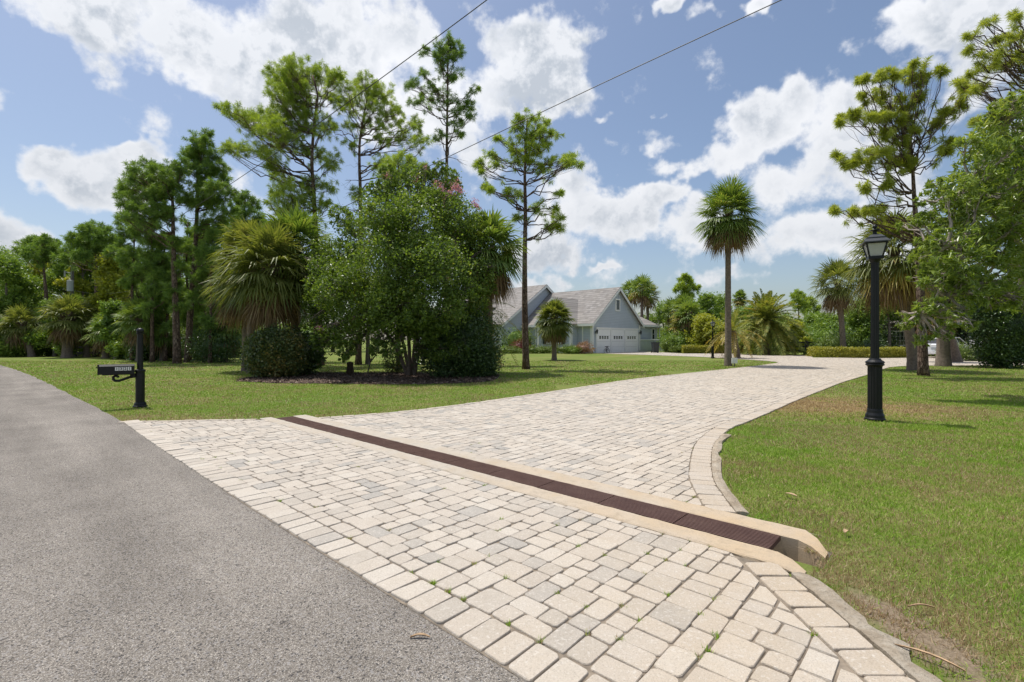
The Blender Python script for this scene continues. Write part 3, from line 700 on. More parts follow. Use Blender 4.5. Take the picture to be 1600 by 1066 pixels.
def traced_pine(name, label, trunk, Y, puffs, mat, r0=0.16, spread=0.55, clump=0.27, dens=1.0, group=None, wid=0.020, dead=6, k=46):
    """trunk: photo points from the base up; puffs: (px, py, r) foliage pads; depth is spread round the trunk"""
    tp = np.array([P3(x, y, Y) for x, y in trunk]); tp[0][2] = -0.1
    root = thing(name, label, 'tree', tuple(np.array((tp[0][0], tp[0][1], 0.0))), group)
    H = tp[-1][2]
    dy = np.cumsum(RNG.normal(0, 0.04, len(tp))); tp[:, 1] += dy-dy[0]
    tps = smooth_line(tp, 0.5) if len(tp) > 2 else tp
    rr = r0*(1-0.80*np.clip(tps[:, 2]/H, 0, 1)**1.1); rr[:1] *= 1.25
    wood = MB(); wood.tube(tps, rr, 8)
    extra = []
    for (px, py, r) in puffs:
        for _ in range(1 if Y < 30 else 0):
            an = RNG.uniform(0, 2*PI); extra.append((px+math.cos(an)*r*RNG.uniform(.9, 1.7), py+math.sin(an)*r*RNG.uniform(.7, 1.2), r*RNG.uniform(.35, .65)))
    puffs = list(puffs)+extra
    fol = MB(); cx = np.interp
    for (px, py, r) in puffs:
        R = 1.32*r/FOC*Y; off = (px-np.interp(-py, [-t[1] for t in trunk], [t[0] for t in trunk]))/FOC*Y
        yo = RNG.normal(0, 1)*spread*(0.45+0.5*abs(off)+R*0.8)*0.8
        yo = float(np.clip(yo, -2.4, 2.4)); Yc = Y+yo
        c = P3(px, py, Yc)
        hd = math.hypot(off, yo)
        zt = c[2]-0.30*hd-0.12*H*0.15-R*0.5; zt += RNG.normal(0, .22); zt = min(max(zt, 0.3*H), tp[-1][2]*RNG.uniform(.84, .985))
        k0 = int(np.argmin(abs(tps[:, 2]-zt))); s0 = tps[k0]
        br = curve(s0, c-np.array((0, 0, R*0.35)), sag=RNG.uniform(-.10, .05), wob=0.045, n=7)
        rb = max(0.016, rr[k0]*0.42); L = np.linalg.norm(br[-1]-br[0])
        wood.tube(br, np.linspace(min(rb, 0.014+0.013*L), 0.012, 7), 5, cap=False)
        n = max(8, int(dens*11.0*(R/0.36)**1.9))
        q = rnd_dirs(n)*(RNG.uniform(0.1, 1, (n, 1))**0.55)*np.array((R, R, R*0.80))
        al = RNG.random(n) < .16; kk = RNG.integers(3, 7, n); q = np.where(al[:, None], br[kk]-c+RNG.normal(0, .32*R+.08, (n, 3)), q)
        C = c+q
        for j in range(n):
            a = br[RNG.integers(3, 7)]; wood.tube(curve(a, C[j], sag=-0.06, wob=0.05, n=4), (0.007, 0.006, 0.005, 0.003), 3, cap=False)
        D = unit(q+np.array((0, 0, 0.45*R))+RNG.normal(0, 0.25*R, q.shape))
        spray(fol, C, D, int(k*1.15), clump*1.0, wid*.80, 0.9, 0.08)
    for j in range(dead):                                  # bare dead twigs under the crown
        z = RNG.uniform(0.42, 0.72)*H; k0 = int(np.argmin(abs(tps[:, 2]-z))); an = RNG.uniform(0, 2*PI); L = RNG.uniform(0.5, 1.3)
        e = tps[k0]+np.array((math.cos(an)*L, math.sin(an)*L, RNG.uniform(-0.3, 0.1)))
        b = curve(tps[k0], e, 0.05, 0.05, 5); wood.tube(b, np.linspace(0.02, 0.006, 5), 4, cap=False)
        for q_ in range(3): wood.tube(curve(b[2], e+RNG.normal(0, 0.25, 3), 0, 0.05, 4), (0.008, 0.006, 0.005, 0.003), 3, cap=False)
    wood.build('trunk', M['bark_pine'], root, smooth=True)
    fol.build('crown', mat, root)
    return root

def gen_pine(name, label, H, crown0, cr, mat, n=26, seed=0, clump=0.3, r0=0.15, k=30, wid=0.035, shape=1.0, group=None):
    """an unseen-from-near pine of random form, built at the origin"""
    root = thing(name, label, 'tree', (0, 0, 0), group); rs = np.random.default_rng(seed)
    tp = np.array([(rs.normal(0, 0.1)*i*0.5, rs.normal(0, 0.1)*i*0.5, H*i/6) for i in range(7)]); tp[0] = (0, 0, -0.1)
    wood = MB(); wood.tube(tp, np.linspace(r0, 0.03, 7), 7); fol = MB()
    for i in range(n):
        f = (i+0.5)/n; z = crown0+(H-crown0)*f
        rad_ = cr*(math.sin(PI*min(1, 0.25+0.75*f))**0.6)*shape*(0.35+0.65*rs.random()); an = i*2.4+rs.normal(0, .4)
        c = np.array((math.cos(an)*rad_, math.sin(an)*rad_, z)); R = cr*(0.20+0.15*rs.random())
        tz = z-0.3*rad_-0.2; s0 = np.array([np.interp(tz, tp[:, 2], tp[:, q]) for q in range(3)])
        br = curve(s0, c-np.array((0, 0, R*.3)), -0.1, 0.03, 5); wood.tube(br, np.linspace(0.05, 0.015, 5), 4, cap=False)
        m = max(5, int(9*(R/0.4)**2)); m = min(m, 40)
        q = rnd_dirs(m)*(RNG.uniform(0.1, 1, (m, 1))**0.5)*np.array((R, R, R*0.7))
        spray(fol, c+q, unit(q+np.array((0, 0, .3*R))), k, clump, wid, 0.95, 0.04)
    wood.build('trunk', M['bark_pine'], root, smooth=True); fol.build('crown', mat, root); return root

def fan_frond(mb, base, d, pet, R, nseg=24, w=0.05, droop=0.35, z_down=0.0):
    d = unit(np.array(d, float)); up = np.array((0, 0, 1.)); s = np.cross(d, up)
    s = unit(s) if np.linalg.norm(s) > 0.05 else np.array((1., 0, 0)); nn = np.cross(s, d)
    hub = base+d*pet; hub[2] -= 0.10*pet*(1-abs(d[2]))
    mb.add([base-s*.018, base+s*.018, hub+s*.012, hub-s*.012], [(0, 1, 2, 3)])
    d2 = unit(d-up*0.18*(1-abs(d[2]))); nn = np.cross(s, d2)
    ph = np.linspace(-1, 1, nseg)*rad(118)+RNG.normal(0, 0.03, nseg)
    dd = np.cos(ph)[:, None]*d2+np.sin(ph)[:, None]*s-nn*(np.abs(np.sin(ph))*0.25)[:, None]+nn*0.10
    dd = unit(dd)
    ln = R*(1-0.30*(np.abs(ph)/rad(118))**1.5)*RNG.uniform(0.88, 1.05, nseg)
    sd = unit(np.cross(dd, nn+RNG.normal(0, 0.25, (nseg, 3))))*w/2
    m = hub+dd*(ln*0.50)[:, None]; m[:, 2] -= droop*0.12*ln
    t = hub+dd*(ln*0.86)[:, None]; t[:, 2] -= droop*(0.55+RNG.uniform(-.2, .35, nseg))*ln
    h = np.broadcast_to(hub, (nseg, 3))
    V = np.stack([h-sd*.25, h+sd*.25, m+sd, m-sd], 1).reshape(-1, 3); i = (np.arange(nseg)*4)[:, None]
    mb.add(V, i+np.array([[0, 1, 2, 3]]))
    V = np.stack([m-sd, m+sd, t], 1).reshape(-1, 3); i = (np.arange(nseg)*3)[:, None]; mb.add(V, i+np.array([[0, 1, 2]]))

def sabal(name, label, H, R, loc=(0, 0, 0), group=None, mat='palm', nf=52, dead=14, r=0.16, lean=(0, 0), nseg=24, boots=0.0, droop=0.35, low=-35, w=0.05, taper=0.85, dead_mat='palm_dead', yellow=0):
    """cabbage palm: H = height of the crown's centre, R = crown radius"""
    root = thing(name, label, 'palm tree', loc, group); L0 = np.array(loc, float)
    tp = np.array([(lean[0]*t**1.5, lean[1]*t**1.5, -0.1+(H+0.1)*t) for t in np.linspace(0, 1, 9)])+L0
    n = len(tp); rr = r*np.interp(np.linspace(0, 1, n), [0, .06, .2, 1], [1.35, 1.1, 1.0, taper])
    wood = MB(); pl = smooth_line(tp, 0.12); rl = np.interp(pl[:, 2], tp[:, 2], rr)*(1+0.035*(np.arange(len(pl)) % 2))
    wood.tube(pl, rl, 12)
    wood.build('trunk', M['palm_trunk'], root, smooth=True)
    top = tp[-1]
    bt = MB()                                           # old leaf bases under the crown
    for i in range(int(26+boots*60)):
        z = top[2]-RNG.uniform(0, 0.4+boots); an = i*2.4
        p = np.array((np.interp(z, tp[:, 2], tp[:, 0])+math.cos(an)*r*.8, np.interp(z, tp[:, 2], tp[:, 1])+math.sin(an)*r*.8, z))
        bt.bar(p, p+np.array((math.cos(an)*r*.9, math.sin(an)*r*.9, r*1.5)), 0.06, 0.025)
    bt.build('leaf_base', M['boot'], root)
    live = MB(); old = MB(); yel = MB()
    for i in range(nf):
        f = (i+.5)/nf; e = rad(84-(84-low)*f**0.85)+RNG.normal(0, .06); an = i*2.39996+RNG.normal(0, .15)
        d = (math.cos(e)*math.cos(an), math.cos(e)*math.sin(an), math.sin(e))
        k = RNG.uniform(0.85, 1.08)
        tgt = yel if (yellow and f > 0.72 and RNG.random() < yellow) else live
        fan_frond(tgt, top+np.array((0, 0, -0.25*R*f*0.5)), d, R*0.48*k, R*0.66*k, nseg, w*RNG.uniform(.8, 1.15), droop*(0.6+f))
    for i in range(dead):
        e = rad(-38-35*RNG.random()); an = i*2.39996+RNG.normal(0, .3)
        d = (math.cos(e)*math.cos(an), math.cos(e)*math.sin(an), math.sin(e))
        fan_frond(old, top-np.array((0, 0, 0.18*R)), d, R*0.42, R*0.62, max(12, nseg-6), w*.8, 0.75)
    live.build('fronds', M[mat], root)
    if dead: old.build('dead_fronds', M[dead_mat], root)
    if yel.V: yel.build('yellow_fronds', M['palm_yellow'], root)
    return root

def feather(mb, base, d, L, nl=34, droop=0.75, wl=0.03, ll=0.36):
    d = unit(np.array(d, float)); t = np.linspace(0.0, 1, nl)
    hd = np.array((d[0], d[1], 0)); hn = np.linalg.norm(hd); hd = hd/(hn+1e-6)
    def P(t): 
        p = base+np.outer(t, d)*L; p[:, 2] -= droop*L*t**2.2*0.75; return p+np.outer(t**2.2, hd)*(0.0)
    pts = P(t); T = unit(np.gradient(pts, axis=0)); s = unit(np.cross(T, np.array((0, 0, 1.))+RNG.normal(0, .02, 3)))
    nn = np.cross(s, T)
    mb.add(np.stack([pts-s*.014, pts+s*.014], 1).reshape(-1, 3), [(2*i, 2*i+1, 2*i+3, 2*i+2) for i in range(nl-1)])
    tt = np.repeat(t[2:], 2); side = np.tile([-1, 1], nl-2)[:, None]
    b = np.repeat(pts[2:], 2, 0); TT = np.repeat(T[2:], 2, 0); ss = np.repeat(s[2:], 2, 0)*side; n2 = np.repeat(nn[2:], 2, 0)
    prof = (np.sin(PI*np.clip(0.12+0.85*tt, 0, 1))**0.6)*ll*L
    dd = unit(ss*0.8+TT*0.75+n2*0.35+RNG.normal(0, 0.12, (len(tt), 3)))
    tip = b+dd*prof[:, None]; tip[:, 2] -= 0.22*prof
    mid = b+dd*prof[:, None]*0.45
    ww = unit(np.cross(dd, n2))*wl/2
    V = np.stack([b, mid+ww, tip, mid-ww], 1).reshape(-1, 3); i = (np.arange(len(tt))*4)[:, None]; mb.add(V, i+np.array([[0, 1, 2, 3]]))
def date_palm(name, label, H, L, loc=(0, 0, 0), nf=60, r=0.3, group=None, mat='date', low=-25, droop=0.8, nl=36, wl=0.04, ll=0.24, yellow=0.2, lean=(0, 0)):
    root = thing(name, label, 'palm tree', loc, group); L0 = np.array(loc, float)
    tp = np.array([(lean[0]*t, lean[1]*t, -0.1+(H+.1)*t) for t in np.linspace(0, 1, 7)])+L0
    wood = MB(); pl = smooth_line(tp, 0.1); wood.tube(pl, r*(1+0.10*(np.arange(len(pl)) % 2)), 12)
    for i in range(int(H*22)):
        z = RNG.uniform(0.1, 1)*H; an = i*2.4; c = np.array((np.interp(z, tp[:, 2], tp[:, 0]), np.interp(z, tp[:, 2], tp[:, 1]), z))
        p = c+np.array((math.cos(an), math.sin(an), 0))*r*.85; wood.bar(p, p+np.array((math.cos(an)*.25*r, math.sin(an)*.25*r, r*.6)), r*.35, r*.2)
    wood.build('trunk', M['palm_trunk'], root); a = MB(); y = MB(); top = tp[-1]
    for i in range(nf):
        f = (i+.5)/nf; e = rad(82-(82-low)*f**0.9)+RNG.normal(0, .05); an = i*2.39996+RNG.normal(0, .1)
        d = (math.cos(e)*math.cos(an), math.cos(e)*math.sin(an), math.sin(e))
        feather(y if (f > 0.6 and RNG.random() < yellow) else a, top, d, L*RNG.uniform(.9, 1.08), nl, droop*(0.28+0.85*f), wl, ll)
    a.build('fronds', M[mat], root)
    if y.V: y.build('yellow_fronds', M['palm_yellow'], root)
    return root

def puff_points(puffs, n, shell=0.45, sub=0.30):
    """leaf points gathered into twig clumps inside ellipsoids (c, r)"""
    vol = np.array([np.prod(np.array(r))**(2/3.) for c, r in puffs]); vol /= vol.sum(); out = []
    for (c, r), f in zip(puffs, vol):
        m = int(n*f)
        if m < 4: continue
        k = max(3, int(m/14)); q = rnd_dirs(k)*(shell+(1-shell)*RNG.uniform(0, 1, (k, 1))**0.6)
        cen = np.array(c)+q*np.array(r)
        s = sub*min(r)
        out.append(cen[RNG.integers(0, k, m)]+RNG.normal(0, 1, (m, 3))*s*RNG.uniform(0.4, 1, (m, 1)))
    P = np.concatenate(out); return P[P[:, 2] > 0.03]
def lumpy(pf, k=3, f=.42, shrink=.86):
    out = [(np.array(c), tuple(np.array(r)*shrink)) for c, r in pf]
    for c, r in pf:
        for _ in range(k):
            d = rnd_dirs(1)[0]; d[2] = d[2]*.9+.1; g_ = RNG.uniform(.6, 1.25)*f; out.append((np.array(c)+d*np.array(r)*RNG.uniform(.85, 1.12), tuple(np.array(r)*g_)))
    return out
def broad_tree(name, label, cat, loc, puffs, mat, n, size, aspect, stems, bark='bark_grey', shell=0.4, sub=0.3, group=None, r0=0.1, up=0.35, part='crown'):
    """puffs/stems in coordinates relative to loc"""
    root = thing(name, label, cat, loc, group); L0 = np.array(loc, float); wood = MB()
    pf = [(np.array(c)+L0, r) for c, r in puffs]
    ends = []
    for s in stems:
        pts = np.array([np.array(p)+L0 for p in s[0]]); pts = smooth_line(pts, 0.3); wood.tube(pts, np.linspace(s[1], s[1]*s[2], len(pts)), 7, cap=False); ends.append(pts)
    if ends:
        allp = np.concatenate([e[len(e)//2:] for e in ends])
        for c, r in pf:
            k = int(np.argmin(np.linalg.norm(allp-(c-np.array((0, 0, r[2]))), axis=1)))
            b = curve(allp[k], c, 0.0, 0.04, 6); wood.tube(b, np.linspace(0.045 if r0 > .06 else .02, 0.008, 6), 5, cap=False)
            for j in range(7):
                wood.tube(curve(b[RNG.integers(2, 6)], c+rnd_dirs(1)[0]*np.array(r)*.85, 0, 0.06, 5), np.linspace(0.013, 0.004, 5), 3, cap=False)
        wood.build('trunk', M[bark], root, smooth=True)
    f = MB(); leaves(f, puff_points(pf, n, shell, sub), size, aspect, up); f.build(part, M[mat], root)
    return root
def hedge_box(name, label, pts, wdt, h, mat, n, size=0.05, cat='hedge', group=None, jit=0.03):
    """clipped hedge along a line of ground points"""
    L = smooth_line([np.array(p[:2], float) for p in pts], 0.2); c = L.mean(0)
    m = MB(); seg = np.r_[0, np.cumsum(np.linalg.norm(np.diff(L, axis=0), axis=1))]
    ln = offset(L, wdt/2*0.86); rn = offset(L, -wdt/2*0.86)
    k = len(L); V = np.concatenate([np.c_[ln, np.zeros(k)], np.c_[ln, np.full(k, h*.9)], np.c_[rn, np.full(k, h*.9)], np.c_[rn, np.zeros(k)]])
    i = np.arange(k-1); F = [np.stack([i+a*k, i+1+a*k, i+1+(a+1)*k, i+(a+1)*k], 1) for a in range(3)]
    m.add(V, np.concatenate(F)); m.F.append(np.array([[0, k, 2*k, 3*k]])+m.nv-4*k); m.F.append(np.array([[k-1, 4*k-1, 3*k-1, 2*k-1]])+m.nv-4*k)
    t = RNG.uniform(0, seg[-1], n); x = np.interp(t, seg, L[:, 0]); y = np.interp(t, seg, L[:, 1])
    T = np.gradient(L, axis=0); T = unit(T); tx = np.interp(t, seg, T[:, 0]); ty = np.interp(t, seg, T[:, 1])
    face = RNG.random(n); v = RNG.uniform(-1, 1, n)*wdt/2; z = RNG.uniform(0.02, h, n)
    per = wdt/(wdt+2*h); topm = face < per; z[topm] = h+RNG.normal(0, jit*.6, topm.sum())
    v[~topm] = np.sign(v[~topm])*wdt/2*0.97+RNG.normal(0, jit, (~topm).sum())
    e = RNG.random(n) < 0.06; t2 = RNG.random(n) < .5
    x = np.where(e, np.where(t2, L[0, 0], L[-1, 0]), x); y = np.where(e, np.where(t2, L[0, 1], L[-1, 1]), y)
    P = np.stack([x-ty*v, y+tx*v, np.maximum(z, .02)], 1)+RNG.normal(0, jit*.5, (n, 3)); leaves(m, P, size, 0.6, 0.3)
    return tag(m.build(name, M[mat], None, loc=(c[0], c[1], 0)), label, cat, group)
def shrub(name, label, loc, r, mat, n, size=0.07, aspect=0.55, cat='shrub', group=None, core=True, lump=0.12, sub=0.18, part=None, up=.3):
    """rounded shrub sitting on the ground: r = (rx, ry, height)"""
    m = MB(); L0 = np.array(loc, float); c = L0+np.array((0, 0, r[2]*0.48)); R = np.array((r[0], r[1], r[2]*0.52))
    if core:
        th = np.linspace(0.05, PI-0.05, 9); V = []
        for a in th:
            for b in np.arange(12)*2*PI/12: V.append(c+np.array((math.sin(a)*math.cos(b), math.sin(a)*math.sin(b), math.cos(a)))*R*(0.64+RNG.normal(0, .04)))
        V = np.array(V); V[:, 2] = np.maximum(V[:, 2], 0.0)
        ix = np.arange(9*12).reshape(9, 12); nx = np.roll(ix, -1, 1); m.add(V, np.stack([ix[:-1], ix[1:], nx[1:], nx[:-1]], -1).reshape(-1, 4))
    k = max(12, n//16); q = rnd_dirs(k); bump = 1+lump*np.sin(q[:, :1]*7+L0[0])*np.cos(q[:, 1:2]*6+L0[1])+RNG.normal(0, lump*.35, (k, 1))
    cen = c+q*R*bump*RNG.uniform(.82, 1, (k, 1))
    P = cen[RNG.integers(0, k, n)]+RNG.normal(0, 1, (n, 3))*sub*min(R)
    P = P[P[:, 2] > 0.02]; leaves(m, P, size, aspect, up)
    return tag(m.build(name, M[mat], None, loc=tuple(L0)), label, cat, group)
# ------------------------------------------------------------------ the lawns
MULCH = np.array([G(368,596)[:2], G(392,590)[:2], G(470,583)[:2], G(560,583)[:2], G(680,583)[:2], G(770,584)[:2], G(776,592)[:2], G(745,598)[:2], G(640,601)[:2], G(520,600)[:2], G(430,599)[:2]])
MULCH = smooth_line(np.concatenate([MULCH, MULCH[:1]]), 0.3)[:-1]
mu = MB(); mu.prism([tuple(p) for p in (MULCH if np.cross(MULCH[5]-MULCH[0], MULCH[12]-MULCH[0]) > 0 else MULCH[::-1])], -0.02, 0.012)
mu_o = struct(mu.build('mulch_bed', M['mulch']))
ch = MB(); cc = RNG.uniform(MULCH.min(0), MULCH.max(0), (9000, 2)); cc = cc[inpoly(cc, MULCH)]
n = len(cc); a = RNG.uniform(0, 2*PI, n); l = RNG.uniform(.02, .06, n); d = np.stack([np.cos(a)*l, np.sin(a)*l, RNG.normal(0, .012, n)], 1); s = np.stack([-np.sin(a), np.cos(a), RNG.normal(0, .4, n)], 1)*.012
p = np.c_[cc, RNG.uniform(.018, .035, n)]
ch.add(np.stack([p-d-s, p+d-s, p+d+s, p-d+s], 1).reshape(-1, 3), (np.arange(n)*4)[:, None]+np.array([[0, 1, 2, 3]]))
M['chips'] = leaf('bark_chips', [(0, (0.05, 0.03, 0.022)), (.5, (0.12, 0.075, 0.05)), (.85, (0.22, 0.16, 0.12)), (1, (0.42, 0.36, 0.30))], .9, 0.0, .2, 3)
co = ch.build('bark_chips', M['chips']); co['kind'] = 'stuff'

road_test_line = [tuple(q) for q in re_xy[::2]]
def lawn_ok(p, m=0.0):
    t_ = to_st(p); ok = ~inpoly(p, MAIN_POLY) & ~inpoly(p, ROAD_POLY) & ~inpoly(p, MULCH)
    fr = (t_[:, 1] > 1.3) & (t_[:, 1] < 3.75) & (t_[:, 0] > -9.75) & (p[:, 0] < 1.625+RNG.normal(0, .012, len(p))) & (t_[:, 0] < 3) & (((p-fl_edge[0])@fn) > -.01)
    dr = (t_[:, 1] > 3.03) & (t_[:, 1] < 3.75) & (t_[:, 0] > -8.4) & (t_[:, 0] < -0.64+np.where(t_[:, 1] < 3.4, .04, -.06))
    ok &= ~fr & ~dr
    nr = p[:, 1] < 7
    if nr.any():
        d = np.full(len(p), 9.0); d[nr] = pdist(p[nr], re_line[:60:3]); ok &= ~((d < 0.10+RNG.normal(0, .015, len(p))) & (p[:, 0] > 1.5) & (p[:, 1] < 6.6))
    return ok
def vnoise(p, sc, seed):
    rs = np.random.default_rng(seed); tab = rs.random((64, 64)); q = p/sc+100.0; i = np.floor(q).astype(int); f = q-i; f = f*f*(3-2*f)
    a = tab[i[:, 0] % 64, i[:, 1] % 64]; b = tab[(i[:, 0]+1) % 64, i[:, 1] % 64]; c = tab[i[:, 0] % 64, (i[:, 1]+1) % 64]; d = tab[(i[:, 0]+1) % 64, (i[:, 1]+1) % 64]
    return (a*(1-f[:, 0])+b*f[:, 0])*(1-f[:, 1])+(c*(1-f[:, 0])+d*f[:, 0])*f[:, 1]
gm = MB()
def blades(region, dens, h, w, lean=0.8, thin=None):
    x0, x1, y0, y1 = region; n = int((x1-x0)*(y1-y0)*dens)
    p = np.stack([RNG.uniform(x0, x1, n), RNG.uniform(y0, y1, n)], 1)
    p = p[(np.abs(p[:, 0])/p[:, 1] < 1.75)]; p = p[lawn_ok(p)]
    if thin is not None: p = p[RNG.random(len(p)) < thin(p)]
    n = len(p); a = RNG.uniform(0, 2*PI, n); ln = RNG.normal(0, lean, n); hh = h*RNG.uniform(.45, 1.1, n)*(0.75+0.5*vnoise(p, 0.5, 3))
    tip = np.stack([p[:, 0]+np.cos(a)*hh*ln, p[:, 1]+np.sin(a)*hh*ln, hh/np.sqrt(1+ln*ln*.6)], 1)
    b = RNG.uniform(0, 2*PI, n); ww = w*RNG.uniform(.6, 1.3, n)/2; s = np.stack([np.cos(b)*ww, np.sin(b)*ww, np.zeros(n)], 1)
    c = np.c_[p, np.full(n, -0.002)]
    gm.add(np.stack([c-s, c+s, tip], 1).reshape(-1, 3), (np.arange(n)*3)[:, None]+np.array([[0, 1, 2]]))
bare = lambda p: 1-0.85*((np.hypot((p[:, 0]-1.74)/.13, (p[:, 1]-2.15)/.42) < 1)*1.0)*(vnoise(p, .10, 9) > .42)
blades((1.4, 4.0, 1.7, 3.4), 13000, 0.036, 0.0042, 0.95, bare)
blades((1.4, 3.0, .9, 1.7), 6000, 0.036, 0.006, 0.95)
blades((4.0, 6.5, 1.7, 3.4), 3000, 0.036, 0.009, 0.95)
blades((6.4, 9, 3.4, 5.2), 2500, 0.036, 0.010, 0.95)
blades((9, 13, 5.2, 7.4), 1300, 0.036, 0.013, 0.95)
blades((13, 19, 7.4, 11), 700, 0.036, 0.018, 0.95)
blades((1.4, 6.4, 3.4, 5.2), 8500, 0.036, 0.0055, 0.95)
blades((1.8, 9, 5.2, 7.4), 4800, 0.034, 0.008, 0.9)
blades((2.5, 13, 7.4, 11), 2000, 0.034, 0.011, 0.9)
blades((5, 24, 11, 18), 650, 0.036, 0.018, 0.9)
blades((9, 30, 18, 25), 220, 0.038, 0.03, 0.9)
blades((-2.0, 1.5, 8, 10), 1600, 0.034, 0.012, 0.9)
blades((-13, -2.0, 7.2, 10), 1700, 0.034, 0.012, 0.9)
blades((-16, 1.2, 10, 14), 900, 0.036, 0.016, 0.9)
blades((-24, 6, 14, 20), 330, 0.038, 0.026, 0.9)
blades((-34, 15.4, 20, 30), 110, 0.042, 0.045, 0.9)
grass = gm.build('grass', M['grass']); grass['kind'] = 'stuff'; tag(grass, 'short mown grass blades covering the lawns', 'grass'); del grass['category']

# weeds and moss tufts in the paver joints
CORN = np.concatenate([Q1.reshape(-1, 2), Q2.reshape(-1, 2)]); CORN = CORN[CORN[:, 1] < 12]
wd = MB(); pts = [(653,915),(740,886),(793,912),(868,937),(905,951),(970,1000),(1093,1016),(1000,905),(865,824),(620,905),(1035,880),(1054,935),(705,935),(1068,870),(960,880),(900,860),(325,717),(235,678),(300,725),(345,735),(780,975),(520,700),(1130,830),(1125,800),(640,790),(560,760),(1480,1010)]+[(RNG.uniform(300, 1150), RNG.uniform(690, 1050)) for _ in range(45)]
for (x, y) in pts:
    c = G(x, y)[:2]; c = CORN[int(np.argmin(((CORN-c)**2).sum(1)))]; n = int(RNG.uniform(10, 30)); q = c+RNG.normal(0, 0.009, (n, 2)); a = RNG.uniform(0, 2*PI, n); h = RNG.uniform(.010, .026, n)
    tip = np.c_[q+np.stack([np.cos(a), np.sin(a)], 1)*h[:, None]*.8, .022+h*.5]; s = np.c_[np.stack([-np.sin(a), np.cos(a)], 1)*.0022, np.zeros(n)]; b = np.c_[q, np.full(n, .010)]
    wd.add(np.stack([b-s, b+s, tip], 1).reshape(-1, 3), (np.arange(n)*3)[:, None]+np.array([[0, 1, 2]]))
w_ = wd.build('joint_weeds', M['grass']); w_['kind'] = 'stuff'

# ------------------------------------------------------------------ near trees on the left
traced_pine('pine_tree', 'broad full-crowned pine, leftmost of the tall pines above the flowering tree', [(501,571),(497,430),(493,350),(490,300),(487,250),(491,190),(496,150),(488,118)], 24.7,
 [(470,115,25),(437,118,18),(500,112,18),(520,122,10),(432,148,18),(468,152,22),(455,132,20),(402,190,16),(422,200,20),(362,172,13),(350,168,7),(385,185,11),(448,190,24),(478,200,16),(508,190,13),(516,150,8),(460,170,18),
  (375,232,13),(361,225,6),(402,232,12),(425,242,10),(450,222,11),(497,240,14),(518,255,13),(438,275,14),(455,300,18),(428,262,9),(480,290,14),(430,300,10),(515,290,10),(500,318,12),(470,320,14),(440,325,14)], M['needle'], r0=0.19, clump=0.27, dens=1.25)
traced_pine('pine_tree', 'open-crowned pine just right of the broad one, its trunk vanishing behind the flowering tree', [(560,571),(563,330),(561,260),(562,215),(570,170),(577,140)], 25.4,
 [(545,135,13),(572,130,15),(598,145,15),(540,165,11),(528,150,9),(612,165,12),(588,165,11),(622,185,13),(600,195,9),(545,195,9),(570,195,7),(632,210,12),(652,225,10),(600,218,9),(645,188,9),(520,200,8),(545,225,7),(612,252,9),(655,205,8),(668,220,6),(560,300,10),(590,255,7),(640,250,8),(555,150,12),(585,140,13)], M['needle'], r0=0.17, clump=0.25, dens=1.1, dead=10)
traced_pine('pine_tree', 'tallest and thinnest pine, bare lower trunk above the pink blossom', [(698,571),(698,270),(699,150),(700,58)], 26.5,
 [(700,60,9),(690,70,10),(712,72,11),(700,82,9),(683,92,7),(661,80,5),(715,88,8),(691,99,8),(664,117,7),(647,127,6),(638,137,6),(715,112,8),(678,138,7),(691,145,9),(705,152,7),(657,155,6),(644,160,6),(738,139,6),(715,177,9),(738,181,6),(725,168,7),(711,195,8),(688,209,8),(718,206,5),(700,120,7),(670,160,6),(735,160,5)], M['needle_dark'], r0=0.15, clump=0.26, dens=1.1, spread=.4, dead=12)
traced_pine('pine_tree', 'slender pine standing alone on the lawn in front of the grey house', [(822,577),(820,480),(820,400),(821,330),(820,270),(822,220),(824,185)], 21.5,
 [(816,180,8),(838,184,7),(809,192,9),(847,192,6),(820,210,13),(838,212,9),(870,209,7),(852,204,6),(782,219,6),(802,223,10),(836,227,11),(823,238,14),(850,222,8),(803,249,9),(765,239,8),(772,250,6),(747,259,6),(752,264,4),(762,290,5),(857,246,7),(887,249,8),(904,256,6),(895,244,5),(880,260,7),(850,259,6),(830,252,9),(803,303,8),(792,300,5),(769,296,4),(873,303,4),(836,323,5),(867,344,9),(877,356,6),(857,354,5),(809,337,5),(868,330,5)], M['needle'], r0=0.155, clump=0.24, dens=1.2, spread=.5, dead=8)
traced_pine('pine_tree', 'young bright green pine peeking over the top of the flowering tree', [(622,571),(622,400),(622,300),(622,235)], 20.5, [(622,248,12),(608,258,9),(640,258,9),(655,264,6),(600,268,8),(630,270,12)], M['needle'], r0=0.08, clump=0.28, dens=1.3, dead=0)

# sabal palms left of the flowering tree
sabal('sabal_palm', 'big cabbage palm with long brown skirt above the round bronze shrub', *(lambda c: (c[2], 1.95, (c[0], c[1], 0)))(P3(424, 418, 17.8)), mat='palm_olive', nf=66, dead=34, r=0.2, nseg=30, boots=1.0, w=0.06, low=-34, droop=.42)
sabal('sabal_palm', 'small cabbage palm head squeezed in behind the left shoulder of the big skirted palm', *(lambda c: (c[2], 1.5, (c[0], c[1], 0)))(P3(392, 388, 19.4)), mat='palm_olive', nf=44, dead=14, r=0.14, nseg=28, w=0.055, droop=.4)
sabal('sabal_palm', 'taller cabbage palm crown half hidden between the skirted palm and the flowering tree', *(lambda c: (c[2], 1.95, (c[0], c[1], 0)))(P3(462, 385, 19.2)), mat='palm', nf=54, dead=14, r=0.18, nseg=30, w=0.06, droop=.45)
sabal('sabal_palm', 'cabbage palm leaning out at the far left of the palm clump, behind the skirted one', *(lambda c: (c[2], 1.8, (c[0], c[1], 0)))(P3(384, 432, 20.2)), mat='palm_olive', nf=52, dead=44, r=0.14, nseg=28, w=0.06, low=-50)
